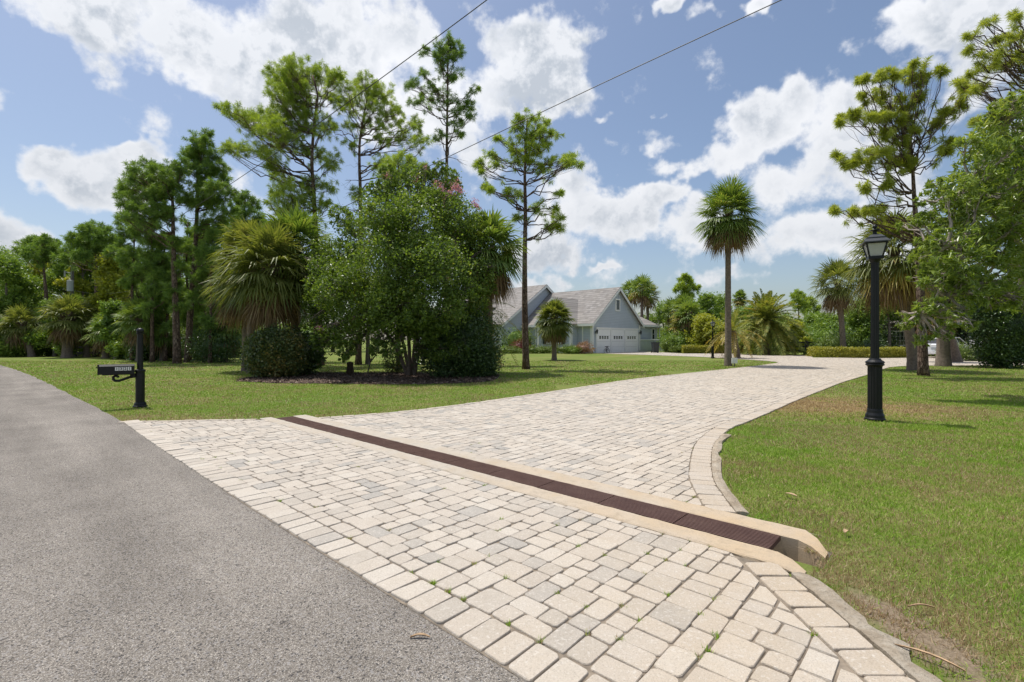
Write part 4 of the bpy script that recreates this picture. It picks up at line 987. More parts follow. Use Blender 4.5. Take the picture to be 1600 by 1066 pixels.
sabal('sabal_palm', 'ragged brown-skirted cabbage palm right behind the flowering tree', *(lambda c: (c[2], 1.75, (c[0], c[1], 0)))(P3(762, 388, 18.8)), mat='palm', nf=54, dead=40, r=0.2, nseg=26, w=.07, boots=1.4, low=-30, droop=.45)
date_palm('feather_palm', 'arching feather palm between the flowering tree and the house', *(lambda c: (c[2], 1.85, (c[0], c[1], 0)))(P3(742, 488, 18.2)), nf=34, r=0.12, mat='date', low=-30, droop=.95, nl=34, wl=.035, ll=.22, yellow=.1)

# the crape myrtle
b = G(640, 587); BX, BY = b[0], b[1]
def rel(px, py, dy=0.0): q = P3(px, py, BY+dy); return (q[0]-BX, q[1]-BY, q[2])
pf = []
for (px, py, r, dy) in [(640,300,40,0),(690,300,38,.4),(600,330,45,-.4),(650,350,60,-.8),(710,340,45,-.3),(735,385,42,.2),(560,370,42,0),(520,400,40,.3),(490,420,26,.2),(600,410,62,-1.2),(680,420,60,-1.2),
      (540,440,45,-.8),(500,465,34,-.2),(740,430,40,-.2),(560,480,46,-1.0),(620,480,50,-1.4),(690,480,48,-1.2),(735,470,34,-.4),(510,510,28,-.3),(500,530,18,-.6),(540,550,16,-1.0),(690,545,26,-1.0),(590,545,16,-1.2),(620,545,14,-1.4),(545,525,28,-.8),(600,520,30,-1.1),(660,515,30,-1.1),(490,450,20,.5),(765,400,22,.3),
      (640,275,24,.2),(700,280,22,.5),(610,295,20,0),(665,275,18,.2),(640,400,60,1.4),(570,420,50,1.3),(700,400,50,1.5),(620,470,50,1.2),(735,350,22,.4),(475,430,14,0),(780,420,12,0)]:
    R = r/FOC*BY; pf.append((np.array(rel(px, py, dy*1.7)), (R, R*1.1, R*.85)))
stems = []
for (x0, pts) in [(-.12, [(0,0,0),(-.25,.05,1.2),(-.7,0,2.6),(-1.4,-.2,4.2)]), (0, [(.02,0,0),(-.05,.1,1.3),(-.2,.1,3.0),(-.1,0,5.2)]), (.1, [(.1,.05,0),(.3,.1,1.4),(.5,.2,3.0),(.9,.3,5.0)]),
                  (.2, [(.16,.0,0),(.45,-.1,1.2),(1.1,-.2,2.6),(1.7,-.2,4.0)]), (-.2, [(-.08,.0,0),(-.5,-.1,1.1),(-1.3,-.3,2.2),(-2.2,-.3,3.2)]), (0, [(.05,.1,0),(.1,.5,1.3),(.1,1.0,2.8),(0,1.2,4.2)]), (0, [(.0,-.05,0),(.05,-.3,1.2),(.0,-.9,2.4),(.1,-1.2,3.4)])]:
    stems.append((pts, 0.075, 0.35))
cm = broad_tree('crape_myrtle', 'large many-stemmed flowering tree with pink blossom, in the mulch bed on the left lawn', 'tree', (BX, BY, 0), lumpy(pf), 'myrtle', 135000, 0.088, 0.6, stems, 'bark_grey', 0.45, 0.16, r0=.08)
fl = MB()
for (px, py, r, dy) in [(603,276,5,-.3),(650,283,4,-.3),(688,294,5,-.6),(693,306,5,-.6),(712,292,7,-.4),(704,302,5,-.5),(692,318,4,-.6),(742,318,5,-.3),(748,325,3,-.3),(498,514,4,-1.2),(648,283,3,0),(627,330,2,-1.0),(553,498,3,-1.8),(578,378,2,-1.2),(745,322,3,0),(700,436,3,-2.2),(681,288,4,-.4),(720,300,4,-.4),(665,262,3,.2)]:
    R = r/FOC*BY; c = P3(px, py, BY+dy); m = int(60*(R/.1)**2)+20
    leaves(fl, c+RNG.normal(0, 1, (m, 3))*np.array((R, R, R*1.1))*.6, 0.045, .9, .3)
fl.build('blossom', M['flower'], cm)

# shrubs in and round the bed
sp = G(414, 592); shrub('clipped_shrub', 'big rounded shrub with bronze-tipped left side at the left end of the mulch bed', (sp[0], sp[1]+.8, 0), (0.98, 0.95, 1.68), 'bronze', 17000, .085, .6, lump=.05, sub=.10)
sp = G(470, 588); shrub('broadleaf_shrub', 'loose shrub with long drooping leaves, right of the rounded bronze shrub', (sp[0]-.55, sp[1]+.8, 0), (0.75, 0.7, 1.45), 'ligust', 3500, .22, .3, lump=.2, sub=.25)
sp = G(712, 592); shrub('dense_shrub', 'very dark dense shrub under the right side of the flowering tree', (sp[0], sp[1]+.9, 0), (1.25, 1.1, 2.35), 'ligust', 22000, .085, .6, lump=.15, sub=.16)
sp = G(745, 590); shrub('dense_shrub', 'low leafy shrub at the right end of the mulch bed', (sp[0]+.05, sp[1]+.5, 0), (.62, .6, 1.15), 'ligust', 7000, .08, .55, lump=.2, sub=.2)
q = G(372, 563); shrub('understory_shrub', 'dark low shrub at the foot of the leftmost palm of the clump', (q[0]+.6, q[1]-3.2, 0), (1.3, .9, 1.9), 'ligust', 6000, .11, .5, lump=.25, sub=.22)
sp = G(610, 586); shrub('small_shrub', 'small reddish shrub left of the flowering tree stems', (sp[0]-.15, sp[1]+1.2, 0), (.35, .35, .85), 'bronze', 1600, .08, .5, sub=.3, core=False)
stp_ = MB(); q = G(547, 584); stp_.lathe([(0.17, -0.05), (0.15, .1), (.12, .3), (.13, .42), (.06, .46)], (q[0], q[1], 0), 10); tag(stp_.build('palm_stump', M['boot'], None, loc=(q[0], q[1], 0)), 'short dark stump standing in the mulch left of the flowering tree', 'stump')
q = G(574, 584); tw = MB(); 
for e in [((0,0,0),(.12,0,.45),(.2,.05,.75)), ((.12,0,.45),(.3,.05,.7),(.42,0,.95)), ((.12,0,.45),(.05,.05,.8),(.1,0,1.0)), ((.2,.05,.75),(.28,.1,1.0),(.25,.1,1.2))]:
    tw.tube(np.array(e)+q, (.03, .02, .012), 5)
rt = thing('young_bare_tree', 'small leaning bare-stemmed sapling in the mulch bed left of the flowering tree', 'sapling', tuple(q)); tw.build('trunk', M['bark_grey'], rt); f = MB(); leaves(f, q+np.array((.25, 0, 1.05))+RNG.normal(0, .17, (260, 3)), .06, .5); f.build('crown', M['broad'], rt)
# trunks of trees standing on the lawn behind the bed, crowns merging above
for (px, py, H, lab, mat) in [(500,571,0,'',''),]: pass
for i, (px, py, Hc, R, lab) in enumerate([(480, 568, 3.3, 1.5, 'leafy tree behind the round shrub, trunk seen between shrub and sapling'), (565, 571, 2.9, 1.2, 'low leafy tree seen through the gap left of the flowering tree stems'), (655, 569, 2.6, 1.1, 'low leafy tree seen just right of the flowering tree stems')]):
    q = G(px, py); broad_tree('leafy_tree', lab, 'tree', (q[0], q[1]+1.0, 0), [((0, 0, Hc), (R, R, R*.7)), ((-.7, .2, Hc-.5), (R*.6, R*.6, R*.4)), ((.8, -.2, Hc-.3), (R*.6, R*.6, R*.4))], 'ligust', 6000, .12, .5, [([(0, 0, -.05), (.03, 0, 1), (0, .1, Hc)], .13, .5)])

# ------------------------------------------------------------------ pines of the left grove
GY = 26.5
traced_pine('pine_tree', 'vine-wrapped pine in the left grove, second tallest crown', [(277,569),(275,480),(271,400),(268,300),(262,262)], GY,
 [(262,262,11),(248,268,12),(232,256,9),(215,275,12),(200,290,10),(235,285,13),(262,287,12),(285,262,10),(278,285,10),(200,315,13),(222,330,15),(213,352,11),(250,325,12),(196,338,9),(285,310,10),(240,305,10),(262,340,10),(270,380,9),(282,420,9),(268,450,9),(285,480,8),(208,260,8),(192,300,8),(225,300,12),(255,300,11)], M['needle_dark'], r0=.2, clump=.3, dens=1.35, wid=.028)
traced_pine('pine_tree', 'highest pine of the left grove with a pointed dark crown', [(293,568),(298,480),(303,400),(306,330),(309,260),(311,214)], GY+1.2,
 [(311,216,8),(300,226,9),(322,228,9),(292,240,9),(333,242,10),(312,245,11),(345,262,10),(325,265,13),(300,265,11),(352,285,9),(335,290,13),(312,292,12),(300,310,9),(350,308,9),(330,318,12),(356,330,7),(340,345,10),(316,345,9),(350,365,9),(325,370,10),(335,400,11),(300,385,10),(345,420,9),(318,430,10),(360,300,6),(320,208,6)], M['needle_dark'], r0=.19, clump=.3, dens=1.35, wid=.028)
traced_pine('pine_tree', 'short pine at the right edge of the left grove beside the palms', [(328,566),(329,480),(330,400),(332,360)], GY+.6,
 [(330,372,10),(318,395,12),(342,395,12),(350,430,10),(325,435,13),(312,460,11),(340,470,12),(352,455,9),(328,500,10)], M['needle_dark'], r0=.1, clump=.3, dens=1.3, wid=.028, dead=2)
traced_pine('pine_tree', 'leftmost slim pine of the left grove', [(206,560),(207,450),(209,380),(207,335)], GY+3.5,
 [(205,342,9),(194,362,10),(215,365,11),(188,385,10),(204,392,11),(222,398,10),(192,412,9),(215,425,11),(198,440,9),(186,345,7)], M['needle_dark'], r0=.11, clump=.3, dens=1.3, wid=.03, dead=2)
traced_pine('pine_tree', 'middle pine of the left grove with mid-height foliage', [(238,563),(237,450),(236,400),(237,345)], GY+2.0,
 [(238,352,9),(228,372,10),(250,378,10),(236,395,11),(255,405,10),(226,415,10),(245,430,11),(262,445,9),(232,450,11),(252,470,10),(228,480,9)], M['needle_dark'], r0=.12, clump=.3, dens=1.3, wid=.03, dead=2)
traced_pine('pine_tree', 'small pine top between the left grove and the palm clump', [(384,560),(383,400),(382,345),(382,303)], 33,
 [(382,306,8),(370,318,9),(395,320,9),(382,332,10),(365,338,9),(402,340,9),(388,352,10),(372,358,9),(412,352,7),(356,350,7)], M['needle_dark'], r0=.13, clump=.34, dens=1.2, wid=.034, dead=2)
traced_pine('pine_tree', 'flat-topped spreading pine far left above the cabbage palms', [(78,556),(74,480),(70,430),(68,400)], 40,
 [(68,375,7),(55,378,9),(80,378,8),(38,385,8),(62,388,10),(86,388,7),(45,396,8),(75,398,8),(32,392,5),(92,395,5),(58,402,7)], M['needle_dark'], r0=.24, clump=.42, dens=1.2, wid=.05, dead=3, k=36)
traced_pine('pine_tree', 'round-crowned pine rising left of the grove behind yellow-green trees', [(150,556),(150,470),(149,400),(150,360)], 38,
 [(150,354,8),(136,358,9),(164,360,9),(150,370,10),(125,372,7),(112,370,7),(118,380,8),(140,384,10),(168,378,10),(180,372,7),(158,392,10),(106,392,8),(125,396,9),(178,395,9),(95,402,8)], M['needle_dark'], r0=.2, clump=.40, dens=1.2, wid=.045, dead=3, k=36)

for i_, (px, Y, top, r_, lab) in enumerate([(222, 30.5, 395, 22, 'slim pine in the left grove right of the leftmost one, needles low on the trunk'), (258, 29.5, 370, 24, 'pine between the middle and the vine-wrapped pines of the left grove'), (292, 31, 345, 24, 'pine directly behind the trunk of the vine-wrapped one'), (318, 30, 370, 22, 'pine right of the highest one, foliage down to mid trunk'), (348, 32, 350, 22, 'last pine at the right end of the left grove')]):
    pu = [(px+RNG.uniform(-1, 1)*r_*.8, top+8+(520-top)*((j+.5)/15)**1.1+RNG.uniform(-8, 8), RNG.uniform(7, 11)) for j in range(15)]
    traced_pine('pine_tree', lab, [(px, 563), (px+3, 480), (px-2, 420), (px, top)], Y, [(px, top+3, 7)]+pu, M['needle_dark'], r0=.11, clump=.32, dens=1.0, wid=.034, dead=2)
# woodland on the far left --------------------------------------------------
def puff_tree(name, label, px, Y, top, base_py, wpx, mat, n=9000, size=.13, seed=0, asp=.5, group=None, stem=True, low=0.12):
    rs = np.random.default_rng(seed+100); X = (px-CX)/FOC*Y; H = CAMH+(HY-top)/FOC*Y; Wd = 1.5*wpx/FOC*Y
    pf = []
    for i in range(20):
        f = rs.random(); z = H*(low+(0.92-low)*f); rr = Wd*(0.22+.24*rs.random()); dx = rs.normal(0, .42)*Wd*(1.15-.8*f); dy = rs.normal(0, .4)*Wd*(1.1-.7*f)
        pf.append(((dx, dy, min(z, H-rr*.7)), (rr, rr, rr*.75)))
    pf.append(((0, 0, H-Wd*.33), (Wd*.4, Wd*.4, Wd*.33)))
    return broad_tree(name, label, 'tree', (X, Y, 0), pf, mat, n, size, asp, [([(0, 0, -.05), (.1, 0, H*.3), (0, .1, H*.75)], .10+.012*H, .3)] if stem else [], shell=.3, sub=.32, group=group)
BT = [(8,42,398,556,26,'broad','tree at the left edge of the photo behind the cabbage palms',1), (100,46,405,556,26,'broad','dark green tree behind the utility pole',2), (128,42.5,392,556,24,'broad_y','bright yellow-green tree right behind the utility pole',3),
      (172,37,398,556,26,'broad_y','wide yellow-green tree between the utility pole and the left grove',4), (150,46,420,556,28,'broad','mid-green tree between the two yellow-green ones',5), (40,44,430,556,30,'broad','leafy tree under the flat-topped pine',6),
      (85,38,470,556,26,'broad','low leafy tree left of the leaning cabbage palm',7), (200,44,400,556,30,'broad','dark tree behind the leftmost grove pine',8), (250,44,395,556,34,'broad','dark wide tree filling the back of the left grove',9),
      (305,46,390,556,36,'broad','dark tree behind the highest grove pine',10), (345,48,400,556,32,'broad','dark tree behind the short grove pine',11), (400,50,380,556,34,'broad','dark tree behind the palm clump',12), (450,52,400,556,34,'broad','tree far behind the taller cabbage palm',13),
      (180,33,470,556,22,'broad','light leafy small tree left of the leftmost grove pine',14), (212,32,482,556,22,'hedge_g','bright small leafy tree above the mailbox post',15), (20,38,500,556,28,'broad','bushy tree at the bottom left of the woods',16),
      (520,52,420,556,34,'broad','tree hidden far behind the flowering tree',17), (590,54,430,556,36,'broad','tree hidden behind the flowering tree, nearest to the pink blossom',18)]
BT += [(30,48,392,556,30,'broad','tall dark tree second from the left edge',51), (66,50,405,556,28,'broad_y','light green tree under the flat-topped pine crown',52), (0,50,385,556,30,'broad','tall tree cut by the left edge',53), (110,36,470,556,18,'broad','small leafy tree behind the thick skirted palm',54), (190,50,385,556,28,'broad','dark tree filling the gap left of the grove',55), (228,34,455,556,20,'hedge_g','pale green small tree between the leftmost grove trunks',56),
       (275,38,430,556,26,'broad','tree behind the middle of the grove',57), (330,40,410,556,26,'broad','tree between the grove and the palm clump',58), (365,36,440,556,22,'broad','leafy tree just left of the palm clump',59), (140,44,375,556,22,'broad','dark crown under the round pine crown',60), (-40,44,400,556,40,'broad','tree beyond the left edge leaning into view',61)]
for (px, Y, top, bp, w, mat, lab, sd) in BT:
    puff_tree('woodland_tree', lab, px, Y, top, bp, w, mat, 13000, .21, sd)
def palm_at(px, py, Y, R, lab, **kw):
    c = P3(px, py, Y); return sabal('cabbage_palm', lab, c[2], R, (c[0], c[1], 0), **kw)
palm_at(105, 492, 35, 1.9, 'thick cabbage palm with pale skirt below the transformer', mat='palm_olive', nf=44, dead=26, r=.3, nseg=18, w=.08, boots=1)
palm_at(135, 500, 36.5, 1.6, 'cabbage palm with a slim pale trunk right of the thick one', mat='palm_olive', nf=38, dead=18, r=.2, nseg=18, w=.08)
palm_at(116, 482, 38, 1.4, 'green cabbage palm crown just under the transformer', mat='palm', nf=38, dead=6, r=.2, nseg=18, w=.08)
palm_at(50, 505, 37, 1.7, 'leaning cabbage palm near the left edge', mat='palm_olive', nf=38, dead=18, r=.22, nseg=18, w=.08, lean=(-.9, 0))
palm_at(15, 520, 38, 1.5, 'low cabbage palm at the left edge beside the road', mat='palm', nf=34, dead=10, r=.2, nseg=18, w=.08)
palm_at(218, 498, 29, 1.5, 'cabbage palm with drooping fronds above the mailbox post', mat='palm', nf=40, dead=12, r=.17, nseg=20, w=.06)
palm_at(255, 515, 30, 1.4, 'low cabbage palm under the grove, left of the vine-wrapped pine', mat='palm', nf=36, dead=12, r=.17, nseg=20, w=.06)
palm_at(350, 505, 28, 1.5, 'low cabbage palm between the grove and the big palm clump', mat='palm', nf=38, dead=18, r=.18, nseg=20, w=.06)
palm_at(165, 515, 34, 1.5, 'dark cabbage palm right of the slim pale-trunked one', mat='palm', nf=36, dead=14, r=.2, nseg=18, w=.07)
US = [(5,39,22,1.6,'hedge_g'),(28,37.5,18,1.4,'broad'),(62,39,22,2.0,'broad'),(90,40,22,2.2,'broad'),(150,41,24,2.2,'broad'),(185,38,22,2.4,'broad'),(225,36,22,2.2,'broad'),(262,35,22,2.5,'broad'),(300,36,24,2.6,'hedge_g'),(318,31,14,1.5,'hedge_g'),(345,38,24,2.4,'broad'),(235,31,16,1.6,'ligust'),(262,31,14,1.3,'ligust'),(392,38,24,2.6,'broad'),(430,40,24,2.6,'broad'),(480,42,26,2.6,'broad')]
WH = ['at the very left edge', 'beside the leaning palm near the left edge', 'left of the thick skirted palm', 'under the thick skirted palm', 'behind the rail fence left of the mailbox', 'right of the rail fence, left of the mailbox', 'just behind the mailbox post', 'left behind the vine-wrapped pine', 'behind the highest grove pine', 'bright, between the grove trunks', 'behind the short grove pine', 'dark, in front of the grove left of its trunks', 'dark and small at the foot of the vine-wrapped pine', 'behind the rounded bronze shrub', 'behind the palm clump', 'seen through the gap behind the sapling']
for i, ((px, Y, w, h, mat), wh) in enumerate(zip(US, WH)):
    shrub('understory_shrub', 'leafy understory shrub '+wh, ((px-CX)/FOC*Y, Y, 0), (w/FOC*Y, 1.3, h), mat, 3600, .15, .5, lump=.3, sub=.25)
# dead-leaf mound under the grove
# ------------------------------------------------------------------ right-hand vegetation
c = P3(1137, 328, 24.1)
sabal('sabal_palm', 'tall solitary cabbage palm with full round head standing at the tip of the lawn', c[2]-.1, 1.80, (c[0]+.02, c[1], 0), mat='palm', nf=72, dead=40, r=.145, nseg=30, w=.055, low=-48, droop=.30, taper=.8)
traced_pine('pine_tree', 'tall pine with reddish bark and sideways limbs behind the near street lamp', [(1443,587),(1441,500),(1437,400),(1431,300),(1427,245),(1424,215)], 17.6,
 [(1396,109,9),(1437,105,9),(1415,117,11),(1370,124,8),(1351,126,5),(1471,110,6),(1377,143,10),(1351,157,8),(1407,160,14),(1440,128,9),(1381,176,12),(1362,187,8),(1317,186,6),(1336,184,7),(1407,184,10),(1437,150,6),(1425,195,7),(1381,210,7),(1377,240,11),(1400,245,11),(1355,245,9),(1314,251,7),(1326,259,6),(1340,252,8),(1415,255,8),(1351,292,6),(1381,289,5),(1336,334,6),(1306,330,4),(1374,326,6),(1355,331,4),(1482,232,6),(1475,176,5),(1464,195,5),(1496,222,5),(1500,165,7),(1510,140,8)], M['needle_light'], r0=0.16, clump=0.24, dens=1.35, spread=.35, dead=4, wid=.020, k=70)
traced_pine('pine_tree', 'pine just beyond the right edge whose bare limbs reach in at the top', [(1690,640),(1685,400),(1675,200),(1660,90)], 14.5,
 [(1520,112,9),(1535,97,9),(1512,139,9),(1497,127,7),(1531,131,8),(1550,101,7),(1520,56,7),(1546,34,7),(1512,75,5),(1565,75,7),(1580,49,7),(1595,56,8),(1572,101,6),(1584,24,5),(1524,187,6),(1600,90,9),(1620,60,14),(1650,100,16),(1690,70,20),(1560,60,6),(1700,140,16)], M['needle_light'], r0=.2, clump=.19, dens=1.3, k=50, spread=.35, dead=4, wid=.014)
# cabbage palms by the turning circle
palm_at(1318, 440, 38.5, 2.15, 'cabbage palm with tan skirt behind the yellow hedge, left of the near lamp', mat='palm_olive', nf=52, dead=34, r=.2, nseg=24, w=.07, lean=(-.5, 0), low=-30)
q = G(1427, 579); palm_q = sabal('cabbage_palm', 'cabbage palm with gold and brown skirt behind the near lamp, trunk left of scaly pine', 5.05, 2.15, (q[0], q[1], 0), mat='palm_olive', nf=66, dead=46, r=.18, nseg=30, w=.055, taper=.9, lean=(-.85, 0), low=-48, droop=.5, yellow=.5)
q = G(1474, 572.5); sabal('cabbage_palm', 'stout cabbage palm trunk right of the scaly pine trunk, hiding part of the white car', 5.2, 1.7, (q[0], q[1], 0), mat='palm_olive', nf=42, dead=18, r=.26, nseg=22, w=.06, boots=2.0)
c = P3(1490, 480, 28); sabal('cabbage_palm', 'leaning cabbage palm in front of the white porch column', c[2], 1.5, (G(1522, 566)[0]-1.2, 28, 0), mat='palm_olive', nf=38, dead=20, r=.22, nseg=22, w=.06, lean=(-1.3, 0), yellow=.5)
# the big narrow-leaved tree on the right
TX, TY = 12.6, 11.6
def relr(px, py, Y): q = P3(px, py, Y); return (q[0]-TX, q[1]-TY, q[2])
pf = []
for (px, py, r, Y) in [(1560,200,40,11),(1600,190,60,11.5),(1540,250,45,10.8),(1500,300,40,10.6),(1580,290,60,10.6),(1470,340,36,10.8),(1530,350,45,10.4),(1600,370,60,10.6),(1450,390,30,10.8),(1500,400,45,10.2),(1560,430,45,10.4),(1470,440,34,10.4),(1520,460,34,10.2),(1455,480,26,10.4),(1490,500,26,10.2),(1430,500,20,10.6),(1440,530,14,10.6),(1465,525,14,10.3),
      (1600,470,34,11),(1650,300,90,11.5),(1660,430,70,11.5),(1560,340,60,12.8),(1480,300,30,11.4),(1440,345,22,11),(1600,250,60,13),(1570,470,22,10.3),(1415,505,12,10.6),(1700,250,90,12.5),(1720,400,80,12.5),(1520,300,40,12.5),(1500,450,30,11.6),(1460,400,30,11.6),(1560,180,20,11),(1590,165,22,11)]:
    R = r/FOC*Y; pf.append((np.array(relr(px, py, Y)), (R, R, R*.85)))
tk = [(np.array(relr(1640, 642, 11.6))*np.array((1, 1, 0)), ), ]
bt_ = [([(0.2, .0, -.05), (.1, 0, 1.2), (-.1, -.1, 2.2), (-.3, -.1, 3.2), (-.2, .1, 4.6), (.1, .2, 6.0)], .17, .35),
       ([relr(1602, 470, 11.45), relr(1592, 420, 11.2), relr(1560, 400, 10.9), relr(1525, 398, 10.6), relr(1480, 385, 10.4)], .07, .3),
       ([relr(1600, 455, 11.4), relr(1575, 442, 11), relr(1530, 443, 10.7), relr(1480, 462, 10.5), relr(1440, 490, 10.5)], .07, .25),
       ([relr(1610, 400, 11.5), relr(1560, 345, 11.1), relr(1510, 305, 10.9)], .06, .3), ([relr(1620, 350, 11.7), relr(1600, 260, 11.3), relr(1570, 200, 11.1)], .06, .3), ([(.1, 0, 3.2), (.9, .3, 4.4), (1.3, .6, 5.6)], .09, .3)]
broad_tree('broad_tree', 'big tree with narrow pale green leaves filling the right edge', 'tree', (TX, TY, 0), lumpy(pf, 3, .4, .84), 'oak', 60000, .15, .24, bt_, 'bark_pale', .5, .15, r0=.1, up=.15)
# dark vine-clad shrub column at the right edge
q = G(1580, 577)
shrub('tall_dark_shrub', 'tall dark leafy shrub at the right edge beside the lawn', (q[0]+.6, q[1]+.9, 0), (1.35, 1.1, 3.9), 'ligust', 21000, .10, .6, lump=.10, sub=.10)
q = G(1548, 566); shrub('low_shrub', 'bright low leafy shrub at the foot of the leaning palm', (q[0]-.4, q[1]+1.5, 0), (1.1, .7, 1.0), 'hedge_g', 3000, .11, .4, sub=.3)
# hedges and background on the right of the grey house
hedge_box('low_hedge', 'long low yellow-green hedge between the grey house and the date palm', [G(1069, 552.3)[:2]+(0, .4), G(1110, 552.5)[:2]+(0, .4), G(1157, 552.8)[:2]+(0, .4)], 1.0, .68, 'hedge_y', 9000, .11, jit=.06)
hedge_box('low_hedge', 'curved bright yellow hedge edging the turning circle, behind the near lamp', [G(1274, 557.5)[:2]+(.2, .5), G(1300, 559)[:2]+(0, .5), G(1361, 560)[:2]+(0, .5), G(1420, 559.5)[:2]+(0, .5)], .9, .68, 'hedge_y', 13000, .10, jit=.06)
hedge_box('low_hedge', 'short dark green hedge stub left of the curved yellow hedge', [G(1256, 555.8)[:2], G(1274, 556)[:2]], .8, .42, 'hedge_g', 1500, .08)
shrub('clipped_bush', 'boxy clipped green bush beside the wheeled bin', (16.35, 50.0, 0), (.95, .8, 1.5), 'hedge_g', 3600, .12, .5, lump=.05, sub=.12)
shrub('clipped_bush', 'low spreading green bush in front of the boxy one', (17.0, 48.2, 0), (1.5, .7, .75), 'hedge_g', 3000, .12, .5, lump=.1, sub=.15)
shrub('clipped_bush', 'round clipped bush behind the left end of the curved yellow hedge', (P3(1283, 540, 40)[0], 40, 0), (.9, .8, 1.25), 'hedge_g', 2600, .10, .5, lump=.05, sub=.1)
shrub('clipped_bush', 'leafy bush between the skirted palm trunk and the round clipped bush', (P3(1305, 540, 40)[0], 39.6, 0), (1.2, .8, 1.7), 'hedge_g', 2600, .12, .5, lump=.2, sub=.2)
shrub('clipped_bush', 'small round clipped bush right of the skirted palm trunk', (P3(1326, 540, 39)[0], 38, 0), (.5, .5, 1.1), 'hedge_g', 1500, .10, .5, lump=.05, sub=.1)
shrub('clipped_bush', 'dark leafy bush under the window of the neighbouring house', (P3(1350, 540, 39)[0], 38.2, 0), (1.1, .8, 1.3), 'ligust', 2500, .12, .5, lump=.2, sub=.2)
q = P3(1197, 553, 42); date_palm('date_palm', 'big Canary-style date palm with a fountain of arching fronds beyond the driveway', CAMH+(HY-502)/FOC*42, 3.3, (q[0], 42, 0), nf=100, r=.42, nl=54, wl=.075, ll=.19, low=-50, droop=.9, yellow=.10)
q = G(1148, 560); date_palm('date_palm', 'small orange-tinged feather palm leaning behind the tall palm trunk', 1.9, 2.0, (q[0]+.2, 34, 0), nf=30, r=.2, nl=30, wl=.05, ll=.2, low=-20, droop=.9, yellow=.75, lean=(-.4, 0))
BR = [(985,66,455,'palm',2.0,'cabbage palm behind the right slope of the garage roof'), (1012,66,460,'palm_olive',2.1,'full cabbage palm right of the garage gable'), (1003,60,450,'palm',2.0,'highest cabbage palm behind the garage gable'), (1052,60,484,'palm',1.9,'cabbage palm right of the low wing'), (1068,56,480,'palm',1.9,'cabbage palm in front of the slender far pine'),
      (1076,50,490,'palm',1.8,'cabbage palm just left of the tall palm trunk'), (1066,51,505,'palm_olive',1.6,'low cabbage palm above the low hedge'), (1156,66,466,'palm',1.3,'small far fan palm between the tall palm and the date palm')]
for (px, Y, py, mt, R, lab) in BR: palm_at(px, py, Y, R, lab, mat=mt, nf=40, dead=10, r=.2, nseg=14, w=.12, droop=.3, yellow=.25)
traced_pine('far_pine', 'slender far pine with round tufts right of the grey house', [(1072,545),(1072,480),(1073,450),(1073,432)], 60,
 [(1073,433,5),(1066,438,4),(1079,440,4),(1063,446,4),(1082,447,4),(1072,448,5),(1058,452,4),(1088,450,4),(1070,458,4),(1078,462,4),(1074,470,4)], M['needle'], r0=.16, clump=.5, dens=1.1, wid=.08, dead=0, k=30)
traced_pine('far_pine', 'thin far pine above the date palm, left of its twin', [(1248,545),(1248,500),(1247,470),(1247,458)], 62,
 [(1247,458,4),(1240,462,4),(1254,463,4),(1246,470,4),(1238,474,3),(1256,472,4),(1248,480,4)], M['needle'], r0=.14, clump=.5, dens=1.0, wid=.07, dead=0, k=26)
traced_pine('far_pine', 'thin far pine with a bushy top, right of its twin near the skirted palm', [(1266,545),(1266,500),(1266,480),(1266,466)], 62,
 [(1266,468,4),(1259,474,4),(1272,474,4),(1264,482,4),(1274,484,4),(1280,480,3),(1257,486,4)], M['needle'], r0=.14, clump=.5, dens=1.0, wid=.07, dead=0, k=26)
TR = [(1105,56,458,26,'broad','round dark tree just left of the tall palm trunk',21), (1128,58,460,20,'broad','dark tree directly behind the tall palm trunk',22), (1098,48,492,24,'broad_y','yellowish tree behind the far street lamp',23), (1118,47,502,20,'broad_y','low yellow-green tree right of the far street lamp',24),
      (1060,62,495,24,'broad','green tree behind the boxy bush',25), (1018,74,486,26,'hedge_g','bright green tree behind the low wing roof',26), (1168,60,478,24,'broad','green tree between the far fan palm and the date palm',27), (1222,62,492,26,'broad','tree behind the right side of the date palm',28), (1250,58,500,24,'broad','low tree behind the rail fence',29),
      (1275,54,488,24,'broad','tree left of the skirted palm',30), (1300,50,490,26,'broad','tree right behind the skirted palm',31), (1345,46,478,30,'broad','leafy tree left of the near lamp pole',32), (1385,46,470,34,'ligust','dark tree over the neighbouring house',33), (1430,46,450,40,'ligust','dark tree behind the gold-skirted palm',34), (1480,44,460,40,'ligust','dark tree above the white car',35), (1540,42,440,44,'ligust','dark tree above the porch column',36), (1590,38,430,44,'ligust','dark tree at the right edge behind the house',37), (1185,64,485,22,'hedge_g','bright tree left behind the date palm',38), (1145,60,490,20,'hedge_g','bright tree right of the tall palm trunk',39), (1075,60,485,24,'broad','tree at the foot of the slender far pine',40)]
for a in [(1350,40.5,462,550,24,'broad',9000,.2), (1388,40.0,452,550,22,'broad',9000,.2)]:
    puff_tree('background_tree', 'leafy tree just left of the near lamp, in front of the neighbouring house' if a[0] == 1350 else 'leafy tree above the white window of the neighbouring house', a[0], a[1], a[2], a[3], a[4], a[5], a[6], a[7], 71+a[0], low=.52 if a[0] > 1360 else .2)
TR += [(1240,50,500,16,'broad_y','small yellowish tree at the right of the date palm',73), (1090,66,470,26,'broad','far tree above the far street lamp',74), (1205,70,476,30,'broad','far tree line behind the date palm crown',75), (1036,72,470,22,'broad','far tree between the wing roof palms',76)]
for (px, Y, top, w, mat, lab, sd) in TR: puff_tree('background_tree', lab, px, Y, top, 550, w, mat, 8000, .24, sd)
